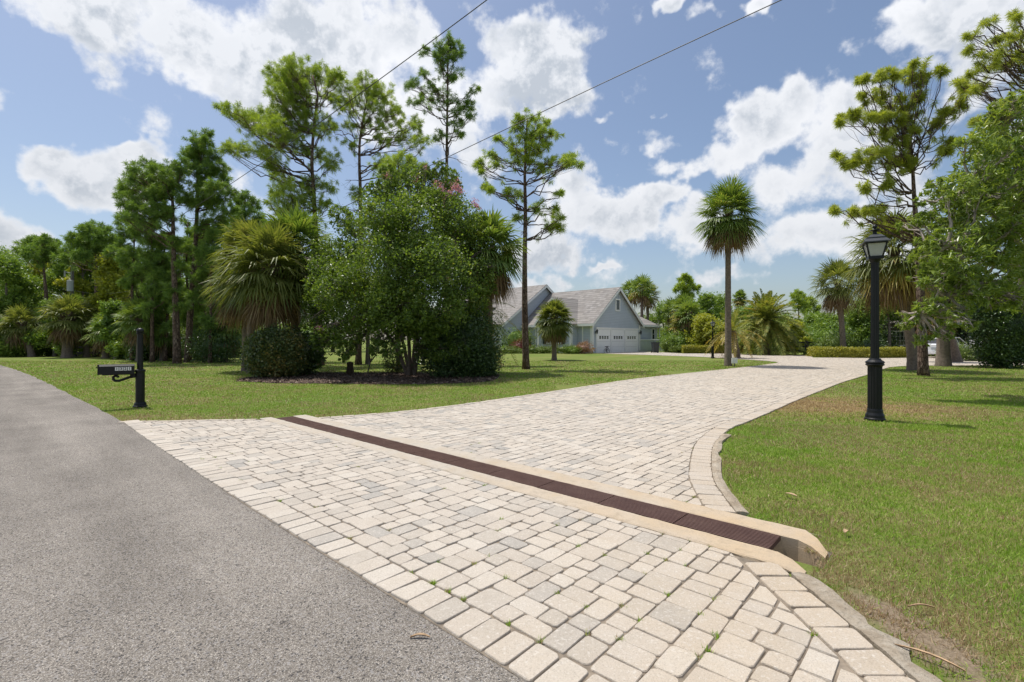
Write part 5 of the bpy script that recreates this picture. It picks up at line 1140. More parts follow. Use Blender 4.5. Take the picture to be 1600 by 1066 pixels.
RS = [(1056,53,1.8,'broad'),(1065,50,2.2,'broad'),(1090,50,2.0,'ligust'),(1115,50,2.2,'ligust'),(1140,50,2.0,'ligust'),(1165,50,2.0,'broad'),(1225,52,2.2,'broad'),(1250,52,2.4,'broad'),(1272,50,2.6,'broad'),(1300,46,2.6,'broad'),(1325,44,2.4,'ligust'),(1352,43,2.8,'broad'),(1370,42,2.4,'ligust')]
RW = ['behind the boxy bush', 'left of the far lamp', 'dark, behind the far lamp', 'dark, right of the far lamp', 'dark, behind the tall palm trunk', 'left of the date palm', 'behind the rail fence right of the date palm', 'at the middle of the rail fence', 'at the right end of the rail fence', 'behind the skirted palm', 'dark, right behind the skirted palm', 'behind the near lamp pole', 'dark, beside the neighbouring house window']
for (px, Y, h, mat), wh in zip(RS, RW): shrub('background_shrub', 'leafy shrub '+wh, ((px-CX)/FOC*Y, Y, 0), (22/FOC*Y, 1.4, h), mat, 2600, .18, .5, lump=.3, sub=.25)
# plants along the grey house
c = P3(866, 497, 30.9); sabal('cabbage_palm', 'small bushy cabbage palm on the lawn in front of the house window', c[2], 1.42, (c[0], c[1], 0), mat='palm_olive', nf=66, dead=30, r=.15, nseg=22, w=.085, low=-50, droop=.35)
for (px, Y, rx, h, mat, lab) in [(838,46,1.2,.7,'hedge_g','low green shrub against the house, left of the small palm'), (856,46.5,1.0,.6,'hedge_g','low green shrub under the house window'), (885,45.2,1.3,.8,'hedge_g','mounded green shrub right of the small palm'), (896,44.8,.8,.6,'broad','dark green low shrub beside the pink shrub'),
                                 (913,44.9,.75,1.0,'pinkish','pinkish-brown feathery shrub at the garage corner'), (813,47,1.1,1.2,'red','red-leaved shrub behind the slender pine'), (800,46,1.0,.6,'hedge_g','low green shrub left of the red one'), (822,47.5,.9,2.3,'hedge_g','tall green leafy plant beside the slender pine trunk'), (790,47,1.6,.7,'broad','low dark shrub at the left end of the house'), (805,48.5,1.3,2.6,'broad','tall broad-leaved plant against the house wall')]:
    shrub('foundation_shrub', lab, ((px-CX)/FOC*Y, Y, 0), (rx, .6, h), mat, 1700, .13, .4, lump=.2, sub=.25)
q = G(1121, 560); shrub('bare_shrub', 'small pale twiggy shrub at the foot of the far lamp', (q[0], q[1], 0), (.45, .4, .55), 'pinkish', 260, .12, .12, core=False, sub=.3)

# ------------------------------------------------------------------ street lamps
M['lampglass'] = None
m, t, out = new_mat('lamp_glass'); b_ = t.new('ShaderNodeBsdfPrincipled'); b_.inputs['Base Color'].default_value = (.75, .76, .74, 1); b_.inputs['Roughness'].default_value = .35; b_.inputs['Transmission Weight'].default_value = .55; b_.inputs['IOR'].default_value = 1.3
t.l.new(b_.outputs[0], out.inputs[0]); M['lampglass'] = m
M['bulb'] = simple('frosted_bulb', (.62, .58, .48), .4, .05, 5)
def lamp(label, loc, rz):
    r = thing('street_lamp', label, 'street lamp', (0, 0, 0), None)
    b = MB(); b.lathe([(.143,0),(.143,.035),(.132,.05),(.128,.09),(.110,.13),(.106,.17),(.100,.19)], n=32); b.build('base', M['black'], r, smooth=False)
    b = MB(); b.lathe([(.100,.17),(.099,.86),(.104,.88)], n=32, flute=[.10,.10,0]); b.lathe([(.100,.875),(.125,.89),(.128,.905),(.118,.92),(.132,.935),(.125,.95),(.09,.975),(.078,1.0)], n=32); b.build('lower_column', M['black'], r)
    b = MB(); b.lathe([(.060,.98),(.055,2.50),(.055,2.56)], n=32, flute=[.09,.09,0]); b.lathe([(.060,2.54),(.068,2.56),(.085,2.60),(.08,2.61)], n=20); b.build('shaft', M['black'], r)
    # lantern: square frustum, wider at the top
    z0, z1, h0, h1 = 2.61, 2.85, .085, .135
    lt = MB(); lt.box((0, 0, z0-.0), (.20, .20, .035))
    for sx_ in (-1, 1):
        for sy_ in (-1, 1): lt.bar((sx_*h0, sy_*h0, z0+.01), (sx_*h1, sy_*h1, z1), .018, .018)
    for (z, h) in ((z0+.022, h0+.004), (z1-.004, h1+.002)):
        for a, b2 in (((-h,-h),(h,-h)),((h,-h),(h,h)),((h,h),(-h,h)),((-h,h),(-h,-h))): lt.bar((*a, z), (*b2, z), .02, .018)
    lo = lt.build('lantern_frame', M['black'], r)
    gl = MB(); hh0, hh1 = h0-.004, h1-.006; V = []
    for (z, h) in ((z0+.02, hh0), (z1-.01, hh1)): V += [(-h,-h,z),(h,-h,z),(h,h,z),(-h,h,z)]
    k = .004
    gl.add(V, [(0,1,5,4),(1,2,6,5),(2,3,7,6),(3,0,4,7)]); V2 = [(x*(1-k/.1), y*(1-k/.1), z) for x, y, z in V]; gl.add(V2, [(4,5,1,0),(5,6,2,1),(6,7,3,2),(7,4,0,3)])
    gl.build('glass', M['lampglass'], lo)
    bb = MB(); bb.lathe([(.03,2.63),(.035,2.68),(.022,2.70),(.028,2.73),(.045,2.78),(.04,2.82),(.015,2.84)], n=12); bb.build('bulb', M['bulb'], lo, smooth=True)
    # roof in two tiers
    rf = MB()
    def fr(z0, h0, z1, h1): rf.add([(-h0,-h0,z0),(h0,-h0,z0),(h0,h0,z0),(-h0,h0,z0),(-h1,-h1,z1),(h1,-h1,z1),(h1,h1,z1),(-h1,h1,z1)], BOXF)
    fr(2.853, .178, 2.868, .178); fr(2.869, .172, 2.925, .118); fr(2.926, .124, 2.94, .124); fr(2.941, .114, 2.985, .070); fr(2.986, .068, 2.995, .05)
    ro_ = rf.build('roof', M['lamp_roof'], r)
    fn = MB(); fn.lathe([(.05,2.99),(.032,3.005),(.026,3.03),(.036,3.048),(.070,3.058),(.070,3.068),(.024,3.078),(.014,3.09),(.030,3.105),(.034,3.125),(.016,3.145),(.006,3.16)], n=16)
    fn.build('finial', M['black'], ro_, smooth=True)
    r.location = loc; r.rotation_euler = (0, 0, rz); return r
M['lamp_roof'] = simple('lamp_roof_metal', (.05, .055, .06), .4, .1, 15, bstr=.05)
q = G(1367, 657); l0 = lamp('tall black fluted street lamp with clear lantern on the near right lawn', (q[0], q[1], 0), rad(-26))
q = G(1113.6, 560); dup(l0, (q[0], q[1], 0), rad(10), .86, 'small distant black street lamp between the low hedge and the tall palm')

# ------------------------------------------------------------------ mailbox
q = G(219, 636.5); mbx = thing('mailbox', 'black mailbox on a two-tier black post with number 1321', 'mailbox', (q[0], q[1], 0)); O = np.array((q[0], q[1], 0))
b = MB(); b.lathe([(.118,0),(.118,.03),(.10,.045),(.098,.07),(.082,.10)], tuple(O), 20); b.lathe([(.074,.09),(.074,.675),(.083,.685),(.086,.71),(.074,.725),(.052,.735)], tuple(O), 20)
b.lathe([(.049,.73),(.049,1.40),(.056,1.405),(.064,1.415),(.066,1.43),(.05,1.435)], tuple(O), 20)
pst = b.build('post', M['mail'] if 'mail' in M else M['black'], mbx, smooth=False)
b = MB(); b.lathe([(.045,1.43),(.058,1.445),(.063,1.47),(.058,1.495),(.04,1.515),(.012,1.525)], tuple(O), 18); b.build('finial', M['black'], pst, smooth=True)
ax = np.array((-0.80, -0.60)); pn = np.array((ax[1], -ax[0]))           # along the box towards the road; sideways
if pn[1] > 0: pn = -pn                                                # side seen by the camera
zb, zt = .655, .835; hw = .10; L0_, L1_ = .085, .60
def mp(a, s, z): return O+np.array((*(ax*a+pn*s), z))
b = MB(); pr = [(-hw, zb), (hw, zb), (hw, zt-.03), (hw-.03, zt), (-hw+.03, zt), (-hw, zt-.03)]
V = [mp(L0_, s, z) for s, z in pr]+[mp(L1_, s, z) for s, z in pr]; o_ = b.nv; b.add(V, [(0,1,7,6),(1,2,8,7),(2,3,9,8),(3,4,10,9),(4,5,11,10),(5,0,6,11)]); b.F += [np.array([[5,4,3,2,1,0]]), np.array([[6,7,8,9,10,11]])]
bx_o = b.build('box', M['black'], mbx)
b = MB(); b.add([mp(L1_+.001, s*1.05, z) for s, z in ((-hw, zb-.004), (hw, zb-.004), (hw, zt+.004), (-hw, zt+.004))]+[mp(L1_+.022, s*1.03, z) for s, z in ((-hw, zb-.002), (hw, zb-.002), (hw, zt+.002), (-hw, zt+.002))], BOXF)
dr = b.build('door', M['black'], mbx); b = MB(); b.bar(mp(L1_+.024, 0, zt-.05), mp(L1_+.05, 0, zt-.05), .03, .015); b.build('handle', M['black'], dr)
b = MB()                                                              # scroll bracket
b.tube([mp(.07, 0, .60), mp(.16, 0, .585), mp(.25, 0, .55), mp(.32, 0, .525), mp(.375, 0, .53), mp(.40, 0, .56), mp(.40, 0, .60), mp(.37, 0, .622), mp(.335, 0, .61), mp(.33, 0, .585)], [.024]*10, 8)
b.box(mp(.10, 0, .62), (.10, .05, .08)); b.bar(mp(.06, 0, .645), mp(.56, 0, .645), .05, .014); b.build('bracket', M['black'], mbx)
def text_mesh(body, size, mat, parent, origin, xdir, ydir, name='lettering', extrude=.0008, bold=0.0):
    cu = bpy.data.curves.new('txt', 'FONT'); cu.body = body; cu.size = size; cu.align_x = 'CENTER'; cu.align_y = 'CENTER'; cu.extrude = extrude; cu.offset = bold
    ob = bpy.data.objects.new('txt', cu); SC.collection.objects.link(ob); bpy.context.view_layer.update()
    me = bpy.data.meshes.new_from_object(ob.evaluated_get(bpy.context.evaluated_depsgraph_get())); bpy.data.objects.remove(ob)
    me.name = name; X = np.array(xdir, float); Yv = np.array(ydir, float); Z = np.cross(X, Yv); og = np.array(origin)-world_of(parent)
    for v in me.vertices:
        c = v.co; w = og+X*c[0]+Yv*c[1]+Z*c[2]; v.co = w
    me.materials.clear(); me.materials.append(mat); o = bpy.data.objects.new(name, me); SC.collection.objects.link(o); o.parent = parent; return o
xd = np.array((*(-ax), 0)); nd = np.array((*pn, 0))
for k, ch_ in enumerate('1321'):
    a = .345-.062*k; c = mp(a, hw+.0035, .755); b = MB()
    pl_ = [c+xd*u+np.array((0, 0, v))+nd*w for w in (-.002, .001) for u, v in ((-.026, -.033), (.026, -.033), (.026, .033), (-.026, .033))]
    b.add(pl_, BOXF); po = b.build('number_plate', M['white'], bx_o)
    text_mesh(ch_, .070, M['black'], po, c+nd*.0022, xd, (0, 0, 1), 'digit', bold=.0012)

# ------------------------------------------------------------------ the grey house
GV = np.array((.695, .719)); GV = GV/np.linalg.norm(GV); BV = np.array((-GV[1], GV[0])); C0 = np.array((7.70, 46.5))
def hp(u, v, z): p = C0+GV*u+BV*v; return (p[0], p[1], z)
m, t, out = new_mat('blue_grey_siding'); p = geo(t).outputs['Position']; sp_ = t.new('ShaderNodeSeparateXYZ'); t.l.new(p, sp_.inputs[0])
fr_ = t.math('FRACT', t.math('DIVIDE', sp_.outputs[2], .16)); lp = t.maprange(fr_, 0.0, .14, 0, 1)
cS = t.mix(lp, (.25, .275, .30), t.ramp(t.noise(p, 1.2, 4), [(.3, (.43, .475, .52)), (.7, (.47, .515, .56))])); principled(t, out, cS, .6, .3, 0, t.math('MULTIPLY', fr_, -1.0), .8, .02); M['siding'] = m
m, t, out = new_mat('grey_tile_roof'); p = geo(t).outputs['Position']; sp_ = t.new('ShaderNodeSeparateXYZ'); t.l.new(p, sp_.inputs[0])
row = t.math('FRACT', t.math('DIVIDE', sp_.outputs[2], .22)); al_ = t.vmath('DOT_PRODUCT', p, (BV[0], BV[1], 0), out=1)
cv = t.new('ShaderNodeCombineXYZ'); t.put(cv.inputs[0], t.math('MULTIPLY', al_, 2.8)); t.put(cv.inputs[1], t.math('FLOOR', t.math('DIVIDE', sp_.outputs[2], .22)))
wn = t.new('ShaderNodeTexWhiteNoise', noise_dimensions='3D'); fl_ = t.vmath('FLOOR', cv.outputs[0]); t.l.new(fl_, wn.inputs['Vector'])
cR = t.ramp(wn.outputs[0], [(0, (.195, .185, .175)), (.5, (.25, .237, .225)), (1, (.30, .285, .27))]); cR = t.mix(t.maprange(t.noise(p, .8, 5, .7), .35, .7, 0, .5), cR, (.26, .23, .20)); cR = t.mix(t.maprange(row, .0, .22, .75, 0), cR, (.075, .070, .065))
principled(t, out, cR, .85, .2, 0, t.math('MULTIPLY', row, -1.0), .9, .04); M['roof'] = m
house = thing('grey_house', 'blue-grey wooden house with steep tiled gables and a three-door garage', 'house', hp(0, 0, 0))
# walls
W_ = MB(); EH = 3.05; GW = 8.9; AP = 6.55
def wall_gable(mb, u0, u1, v, ze, zap, th=.2, holes=None):
    um = (u0+u1)/2; mb.slab([hp(u0, v, 0), hp(u1, v, 0), hp(u1, v, ze), hp(um, v, zap), hp(u0, v, ze)], th)
wall_gable(W_, 0, GW, 0, EH, AP)
W_.slab([hp(0, 9.0, 0), hp(0, .0, 0), hp(0, .0, EH), hp(0, 9.0, EH)], .2)
W_.slab([hp(GW, 0, 0), hp(GW, 9, 0), hp(GW, 9, EH), hp(GW, 0, EH)], .2)
# main block gable (taller) facing the same way
U2a, U2b, Z2 = -3.1, 10.2, 7.45
wall_gable(W_, U2a, U2b, 9.0, EH, Z2-.12)
W_.slab([hp(U2a, 24, 0), hp(U2a, 9, 0), hp(U2a, 9, EH), hp(U2a, 24, EH)], .2)
W_.slab([hp(U2b, 9, 0), hp(U2b, 24, 0), hp(U2b, 24, EH), hp(U2b, 9, EH)], .2)
# small cross wing with the shuttered window
V0, V1, VM, PW, ZX = 1.75, 6.05, 3.9, 1.05, 5.45
W_.slab([hp(-PW, V1, 0), hp(-PW, V0, 0), hp(-PW, V0, EH), hp(-PW, VM, ZX-.1), hp(-PW, V1, EH)], .2)
W_.slab([hp(-PW, V0, 0), hp(0, V0, 0), hp(0, V0, EH), hp(-PW, V0, EH)], .2); W_.slab([hp(0, V1, 0), hp(-PW, V1, 0), hp(-PW, V1, EH), hp(0, V1, EH)], .2)
# low right wing
W_.slab([hp(GW, 1.0, 0), hp(GW+5.8, 1.0, 0), hp(GW+5.8, 1.0, 2.85), hp(GW, 1.0, 2.85)], .2); W_.slab([hp(GW+5.8, 1.0, 0), hp(GW+5.8, 8, 0), hp(GW+5.8, 8, 2.85), hp(GW+5.8, 1, 2.85)], .2)
wall_o = W_.build('wall', M['siding'], house)
def roof_slab(mb, pts, th=.14): mb.slab(pts, th)
R_ = MB(); OV = .42
def gable_roof(mb, u0, u1, v0, v1, ze, zap, ov=OV, ovg=.35):
    um = (u0+u1)/2; sl = (zap-ze)/(um-u0); ze2 = ze-sl*ov+.12; za = zap+.12
    mb.slab([hp(u0-ov, v1, ze2), hp(u0-ov, v0-ovg, ze2), hp(um, v0-ovg, za), hp(um, v1, za)], .12)
    mb.slab([hp(um, v1, za), hp(um, v0-ovg, za), hp(u1+ov, v0-ovg, ze2), hp(u1+ov, v1, ze2)], .12)
    return ze2, za
ze1, za1 = gable_roof(R_, 0, GW, 0, 9.0, EH, AP)
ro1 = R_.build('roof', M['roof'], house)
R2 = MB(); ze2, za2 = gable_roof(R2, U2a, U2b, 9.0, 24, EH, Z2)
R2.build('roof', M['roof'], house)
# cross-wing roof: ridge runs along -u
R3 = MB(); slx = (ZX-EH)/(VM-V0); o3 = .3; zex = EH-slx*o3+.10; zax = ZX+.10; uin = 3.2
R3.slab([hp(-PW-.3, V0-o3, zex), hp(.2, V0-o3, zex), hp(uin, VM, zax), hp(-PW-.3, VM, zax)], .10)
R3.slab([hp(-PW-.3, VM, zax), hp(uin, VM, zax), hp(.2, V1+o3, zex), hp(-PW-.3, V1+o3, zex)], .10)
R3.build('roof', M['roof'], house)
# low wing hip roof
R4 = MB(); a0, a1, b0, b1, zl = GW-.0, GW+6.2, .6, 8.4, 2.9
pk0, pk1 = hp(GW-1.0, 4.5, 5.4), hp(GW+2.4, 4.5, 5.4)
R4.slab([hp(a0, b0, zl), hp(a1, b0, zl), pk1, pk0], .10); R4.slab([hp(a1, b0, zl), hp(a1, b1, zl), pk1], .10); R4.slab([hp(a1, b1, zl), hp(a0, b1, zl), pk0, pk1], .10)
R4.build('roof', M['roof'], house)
# white trim: rakes, fascias, corner boards, frieze
T_ = MB()
def rake(u0, u1, v, ze, za, w=.30, ov=OV):
    um = (u0+u1)/2
    for (ua, ub) in ((u0-ov, um), (u1+ov, um)):
        T_.slab([hp(ua, v, ze-.30), hp(ub, v, za-.34), hp(ub, v, za-.06), hp(ua, v, ze-.02)] if ua < ub else [hp(ub, v, za-.34), hp(ua, v, ze-.30), hp(ua, v, ze-.02), hp(ub, v, za-.06)], .05)
rake(0, GW, -.352, ze1, za1); rake(U2a, U2b, 9.0-.352, ze2, za2)
T_.slab([hp(-.44, 9.0, ze1-.24), hp(-.44, -.35, ze1-.24), hp(-.44, -.35, ze1+.0), hp(-.44, 9.0, ze1+.0)], .04)
T_.bar(hp(-.22, -.30, ze1-.22), hp(-.22, V0-.32, ze1-.22), .40, .03)
T_.bar(hp(GW+.22, -.30, ze1-.22), hp(GW+.22, 1.0, ze1-.22), .40, .03)
T_.slab([hp(GW, .58, zl-.14), hp(a1+.02, .58, zl-.14), hp(a1+.02, .58, zl+.08), hp(GW, .58, zl+.08)], .04); T_.slab([hp(a1+.03, .58, zl-.14), hp(a1+.03, 8.4, zl-.14), hp(a1+.03, 8.4, zl+.08), hp(a1+.03, .58, zl+.08)], .04)
def rake_x(va, vb, u, za_, zb_): T_.slab([hp(u, va, za_-.24), hp(u, vb, zb_-.24), hp(u, vb, zb_-.02), hp(u, va, za_-.02)][::-1] if va < vb else [hp(u, va, za_-.24), hp(u, vb, zb_-.24), hp(u, vb, zb_-.02), hp(u, va, za_-.02)], .05)
rake_x(V0-o3, VM, -PW-.302, zex, zax); rake_x(V1+o3, VM, -PW-.302, zex, zax)
for (u, v) in [(.05, -.01), (GW-.05, -.01)]: T_.box(hp(u, v, EH/2-.02), (.22, .06, EH-.25), math.atan2(GV[1], GV[0]))
for (u, v) in [(-.012, .13), (-.012, 1.15)]: T_.box(hp(u, v, EH/2-.1), (.05, .22 if v < 1 else .12, EH-.3), math.atan2(GV[1], GV[0]))
for v in (V0+.1, V1-.1): T_.box(hp(-PW-.012, v, EH/2-.1), (.05, .2, EH-.25), math.atan2(GV[1], GV[0]))
T_.box(hp(-PW+.10, V0-.012, EH/2-.1), (.18, .05, EH-.25), math.atan2(GV[1], GV[0]))
T_.box(hp(-.012, 7.2, EH/2-.1), (.05, .16, EH-.3), math.atan2(GV[1], GV[0]))
T_.box(hp(GW+5.75, .99, 1.4), (.2, .05, 2.7), math.atan2(GV[1], GV[0])); T_.box(hp(GW+6.0, .75, 1.4), (.09, .09, 2.6), math.atan2(GV[1], GV[0]))
T_.build('trim', M['white'], house)
RZ = math.atan2(GV[1], GV[0])
# garage doors
M['door'] = simple('garage_door_paint', (.84, .84, .83), .5, .02, 3, bstr=.02)
M['doorline'] = simple('door_groove', (.42, .42, .42), .7, .05, 3)
fb = MB(); fb.box(hp(4.55, -.035, 2.42), (8.0, .09, .20), RZ)
for u in (.62, 3.16, 5.78, 8.42): fb.box(hp(u, -.035, 1.16), (.24 if u > 1 and u < 8 else .18, .09, 2.31), RZ)
fb.build('garage_door_surround', M['white'], house)
for k, (ua, ub) in enumerate(((.72, 3.03), (3.29, 5.65), (5.91, 8.32))):
    d = MB(); um = (ua+ub)/2; w = ub-ua
    d.box(hp(um, -.005, 1.15), (w, .05, 2.30), RZ)
    do = d.build('garage_door', M['door'], house)
    for zz_ in (.58, 1.13, 1.68):
        g_ = MB(); g_.box(hp(um, -.033, zz_), (w-.02, .012, .018), RZ); g_.build('panel_groove', M['doorline'], do)
    for i in range(4):
        uc = ua+w*(.5+(i-1.5)*.19); f = MB()
        f.box(hp(uc, -.036, 1.53), (.36, .02, .36), RZ); fo = f.build('window', M['white'], do)
        f = MB(); 
        for du in (-.073, .073):
            for dz in (-.073, .073): f.box(hp(uc+du, -.048, 1.53+dz), (.125, .01, .125), RZ)
        f.build('pane', M['glass_dark'], fo)
def window(uc, v, zc, w, h, axis='u', cols=2, rows=2, parent=house, shutters=False, frame=.09):
    """window on a wall facing -v (axis u) or -u (axis v)"""
    def at(a, out, z): return hp(a, v-out, z) if axis == 'u' else hp(v-out, a, z)
    rz = RZ if axis == 'u' else RZ+PI/2
    f = MB(); 
    for (da, dz, sw, sh) in ((0, h/2-frame/2, w, frame), (0, -h/2+frame/2, w, frame), (-w/2+frame/2, 0, frame, h-2*frame), (w/2-frame/2, 0, frame, h-2*frame)): f.box(at(uc+da, .02, zc+dz), (sw, .07, sh), rz)
    for i in range(1, cols): f.box(at(uc-w/2+frame+(w-2*frame)*i/cols, .018, zc), (.035, .05, h-2*frame), rz)
    for j in range(1, rows): f.box(at(uc, .016, zc-h/2+frame+(h-2*frame)*j/rows), (w-2*frame, .045, .035), rz)
    fo = f.build('window', M['white'], parent); g_ = MB(); g_.box(at(uc, -.0, zc), (w-2*frame+.01, .03, h-2*frame+.01), rz); g_.build('pane', M['glass_dark'], fo)
    if shutters:
        for sg_ in (-1, 1):
            s_ = MB(); s_.box(at(uc+sg_*(w/2+.26), .02, zc), (.42, .05, h), rz)
            for j in range(10): s_.box(at(uc+sg_*(w/2+.26), .05, zc-h/2+.1+(h-.2)*j/9), (.34, .02, .04), rz)
            s_.build('shutter', M['shutter'], parent)
M['shutter'] = simple('dark_shutter_paint', (.035, .045, .055), .5, .1, 5)
window(4.45, 0, 4.85, .88, 1.28, 'u', 1, 1, frame=.14)
window(VM, -PW, 1.5, 1.9, 1.25, 'v', 4, 2, shutters=True, frame=.12)
window(GW+4.9, 1.0, 1.95, .85, 1.45, 'u', 1, 2, frame=.16)
window(12.5, U2a, 1.5, 1.8, 1.4, 'v', 4, 2, frame=.12); window(16.5, U2a, 1.5, 1.8, 1.4, 'v', 4, 2, frame=.12)
# dormer on the tall roof
D_ = MB(); D_.slab([hp(-.9, 15.4, 4.2), hp(-.9, 13.0, 4.2), hp(-.9, 13.0, 5.1), hp(-.9, 14.2, 5.9), hp(-.9, 15.4, 5.1)], .15); D_.slab([hp(-.9, 13.0, 4.2), hp(2, 13.0, 4.6), hp(2, 13.0, 5.1), hp(-.9, 13.0, 5.1)], .1)
dw = D_.build('dormer', M['siding'], house); D_ = MB(); D_.slab([hp(-1.2, 12.7, 4.95), hp(2.1, 12.7, 4.95), hp(2.8, 14.2, 6.0), hp(-1.2, 14.2, 6.0)], .1); D_.slab([hp(-1.2, 14.2, 6.0), hp(2.8, 14.2, 6.0), hp(2.1, 15.7, 4.95), hp(-1.2, 15.7, 4.95)], .1); D_.build('dormer_roof', M['roof'], dw)
# wall lanterns
for u in (.33, GW-.28):
    w = MB(); w.box(hp(u, -.10, 2.0), (.09, .04, .22), RZ); w.bar(hp(u, -.1, 2.08), hp(u, -.30, 2.12), .03, .03); c_ = hp(u, -.30, 1.9); w.lathe([(.05,0),(.07,.02),(.10,.26),(.12,.27),(.04,.36),(.02,.44)], c_, 8); w.lathe([(.02,-.08),(.045,0.0)], c_, 8); w.build('wall_lantern', M['black'], house)
# screen wall, wheeled bin, bicycle
sw = thing('screen_wall', 'low grey wall with a white coping beside the garage', 'wall', hp(GW+.2, .3, 0))
s_ = MB(); s_.box(hp(GW+1.75, .12, .62), (3.0, .16, 1.24), RZ); 
pA = np.array(hp(GW+3.2, .12, 0)); s_.box((pA[0]+.9, pA[1]-.95, .62), (2.6, .16, 1.24), math.atan2(-1.0, 1.0)+.0); s_.build('wall', simple('light_grey_render', (.45, .48, .50), .8, .05, 3), sw)
s_ = MB(); s_.box(hp(GW+1.7, .12, 1.28), (3.2, .30, .09), RZ); s_.box((pA[0]+.9, pA[1]-.95, 1.285), (2.8, .30, .09), math.atan2(-1.0, 1.0)); s_.build('coping', M['white'], sw)
bp = np.array(((1024-CX)/FOC*47.6, 47.6, 0)); bn = thing('wheeled_bin', 'dark wheeled rubbish bin standing in front of the screen wall', 'bin', tuple(bp)); M['bin'] = simple('dark_green_plastic', (.022, .030, .030), .5, .1, 5, bstr=.05)
b = MB(); b.add([(bp[0]+x*(.31 if z else .25), bp[1]+y*(.36 if z else .27), .06+z*.95) for z in (0, 1) for x, y in ((-1,-1),(1,-1),(1,1),(-1,1))], BOXF); b.build('body', M['bin'], bn)
b = MB(); b.box(bp+(0, 0, 1.045), (.68, .80, .06)); b.bar(bp+(-.3, .42, 1.0), bp+(.3, .42, 1.0), .04, .04); b.build('lid', M['bin'], bn)
for sx_ in (-1, 1):
    b = MB(); b.tube([bp+(sx_*.29, .30, .12), bp+(sx_*.34, .30, .12)], [.12, .12], 14); b.build('wheel', M['black'], bn)
bk = np.array(hp(1.3, -.75, 0)); by = thing('bicycle', 'small dark bicycle beside the left garage door', 'bicycle', tuple(bk)); dx = np.array((*GV, 0))
def bpnt(a, z, o=0): return bk+(dx*a*.8+np.array((0, 0, z))+np.array((*(-BV), 0))*o)*.66
for k_, a in enumerate((-.5, .5)):
    w = MB(); th = np.linspace(0, 2*PI, 25); w.tube([bpnt(a+math.cos(x)*.33/.8, .33+math.sin(x)*.33) for x in th], [.022]*25, 6)
    for x in th[::3]: w.tube([bpnt(a, .33), bpnt(a+math.cos(x)*.32/.8, .33+math.sin(x)*.32)], [.004, .004], 3)
    w.build('wheel', M['black'], by)
w = MB()
for p0, p1 in (((-.5,.33),(-.12,.85)), ((-.5,.33),(0,.33)), ((0,.33),(-.17,.92)), ((0,.33),(.36,.82)), ((-.14,.82),(.34,.86)), ((.5,.33),(.34,.95))): w.tube([bpnt(*p0), bpnt(*p1)], [.022, .022], 6)
w.build('frame', M['black'], by); w = MB(); w.tube([bpnt(.34, .98, -.26), bpnt(.32, 1.02, 0), bpnt(.34, .98, .26)], [.018]*3, 6); w.build('handlebar', M['black'], by); w = MB(); w.box(bpnt(-.19, .96), (.28, .13, .06), RZ); w.build('saddle', M['black'], by)

# ------------------------------------------------------------------ house on the right, car, fences
m, t, out = new_mat('taupe_brick'); p = geo(t).outputs['Position']; br = t.new('ShaderNodeTexBrick'); mp_ = t.new('ShaderNodeMapping'); t.l.new(p, mp_.inputs[0]); mp_.inputs['Rotation'].default_value = (rad(90), 0, 0); t.l.new(mp_.outputs[0], br.inputs[0])
br.inputs['Scale'].default_value = 3; br.inputs['Color1'].default_value = (.20, .17, .155, 1); br.inputs['Color2'].default_value = (.15, .13, .12, 1); br.inputs['Mortar'].default_value = (.25, .23, .21, 1); principled(t, out, br.outputs[0], .85, .2); M['brick'] = m
M['dark_roof'] = simple('brown_shingle_roof', (.10, .085, .075), .9, .3, 6, bstr=.8, bdist=.03)
M['porch'] = simple('porch_interior', (.05, .045, .04), .9, .2, 3)
def rx(px, Y): return (px-CX)/FOC*Y
h2 = thing('brick_house', 'taupe neighbouring house with white windows, half hidden by palms on the right', 'house', (rx(1400, 42), 42, 0)); YH = 42.0
w = MB(); w.box(((rx(1376, YH)+rx(1432, YH))/2, YH+.15, 1.45), (rx(1432, YH)-rx(1376, YH), .3, 2.9)); w.box((rx(1432, YH)-.15, YH+2.3, 1.45), (.3, 4.0, 2.9)); w.box((rx(1505, YH), YH+4.5, 1.45), (8.3, .3, 2.9)); w.box(((rx(1530, 40)+rx(1680, 40))/2, 40+.15, 1.45), (rx(1680, 40)-rx(1530, 40), .3, 2.9)); w.build('wall', M['brick'], h2)
w = MB(); xa, xb = rx(1396, YH), rx(1700, YH); w.slab([(xa-.5, YH-.8, 2.75), (xb, YH-.8, 2.75), (xb, YH+4, 4.3), (xa+3.5, YH+4, 4.3)], .14); w.slab([(xa-.5, YH+8, 2.75), (xa-.5, YH-.8, 2.75), (xa+3.5, YH+4, 4.3)], .14); w.build('roof', M['dark_roof'], h2)
w = MB(); w.box(((xa+xb)/2-.25, YH-.83, 2.68), (xb-xa+.4, .05, .2)); w.build('fascia', M['white'], h2)
def win2(xc, y, zc, wd_, hg, cols, rows):
    f = MB(); fr = .12
    for (dx_, dz, sw_, sh) in ((0, hg/2-fr/2, wd_, fr), (0, -hg/2+fr/2, wd_+.12, fr), (-wd_/2+fr/2, 0, fr, hg-2*fr), (wd_/2-fr/2, 0, fr, hg-2*fr)): f.box((xc+dx_, y-.02, zc+dz), (sw_, .08, sh))
    for i in range(1, cols): f.box((xc-wd_/2+fr+(wd_-2*fr)*i/cols, y-.018, zc), (.10 if i == cols//2 else .035, .05, hg-2*fr))
    for j in range(1, rows): f.box((xc, y-.016, zc-hg/2+fr+(hg-2*fr)*j/rows), (wd_-2*fr, .045, .035))
    fo = f.build('window', M['white'], h2); g_ = MB(); g_.box((xc, y-.001, zc), (wd_-2*fr+.01, .03, hg-2*fr+.01)); g_.build('pane', M['glass_dark'], fo)
win2(rx(1400, YH), YH, 1.42, 2.15, 1.35, 6, 3); win2(rx(1562, 40), 40, 1.5, 1.5, 1.6, 2, 2)
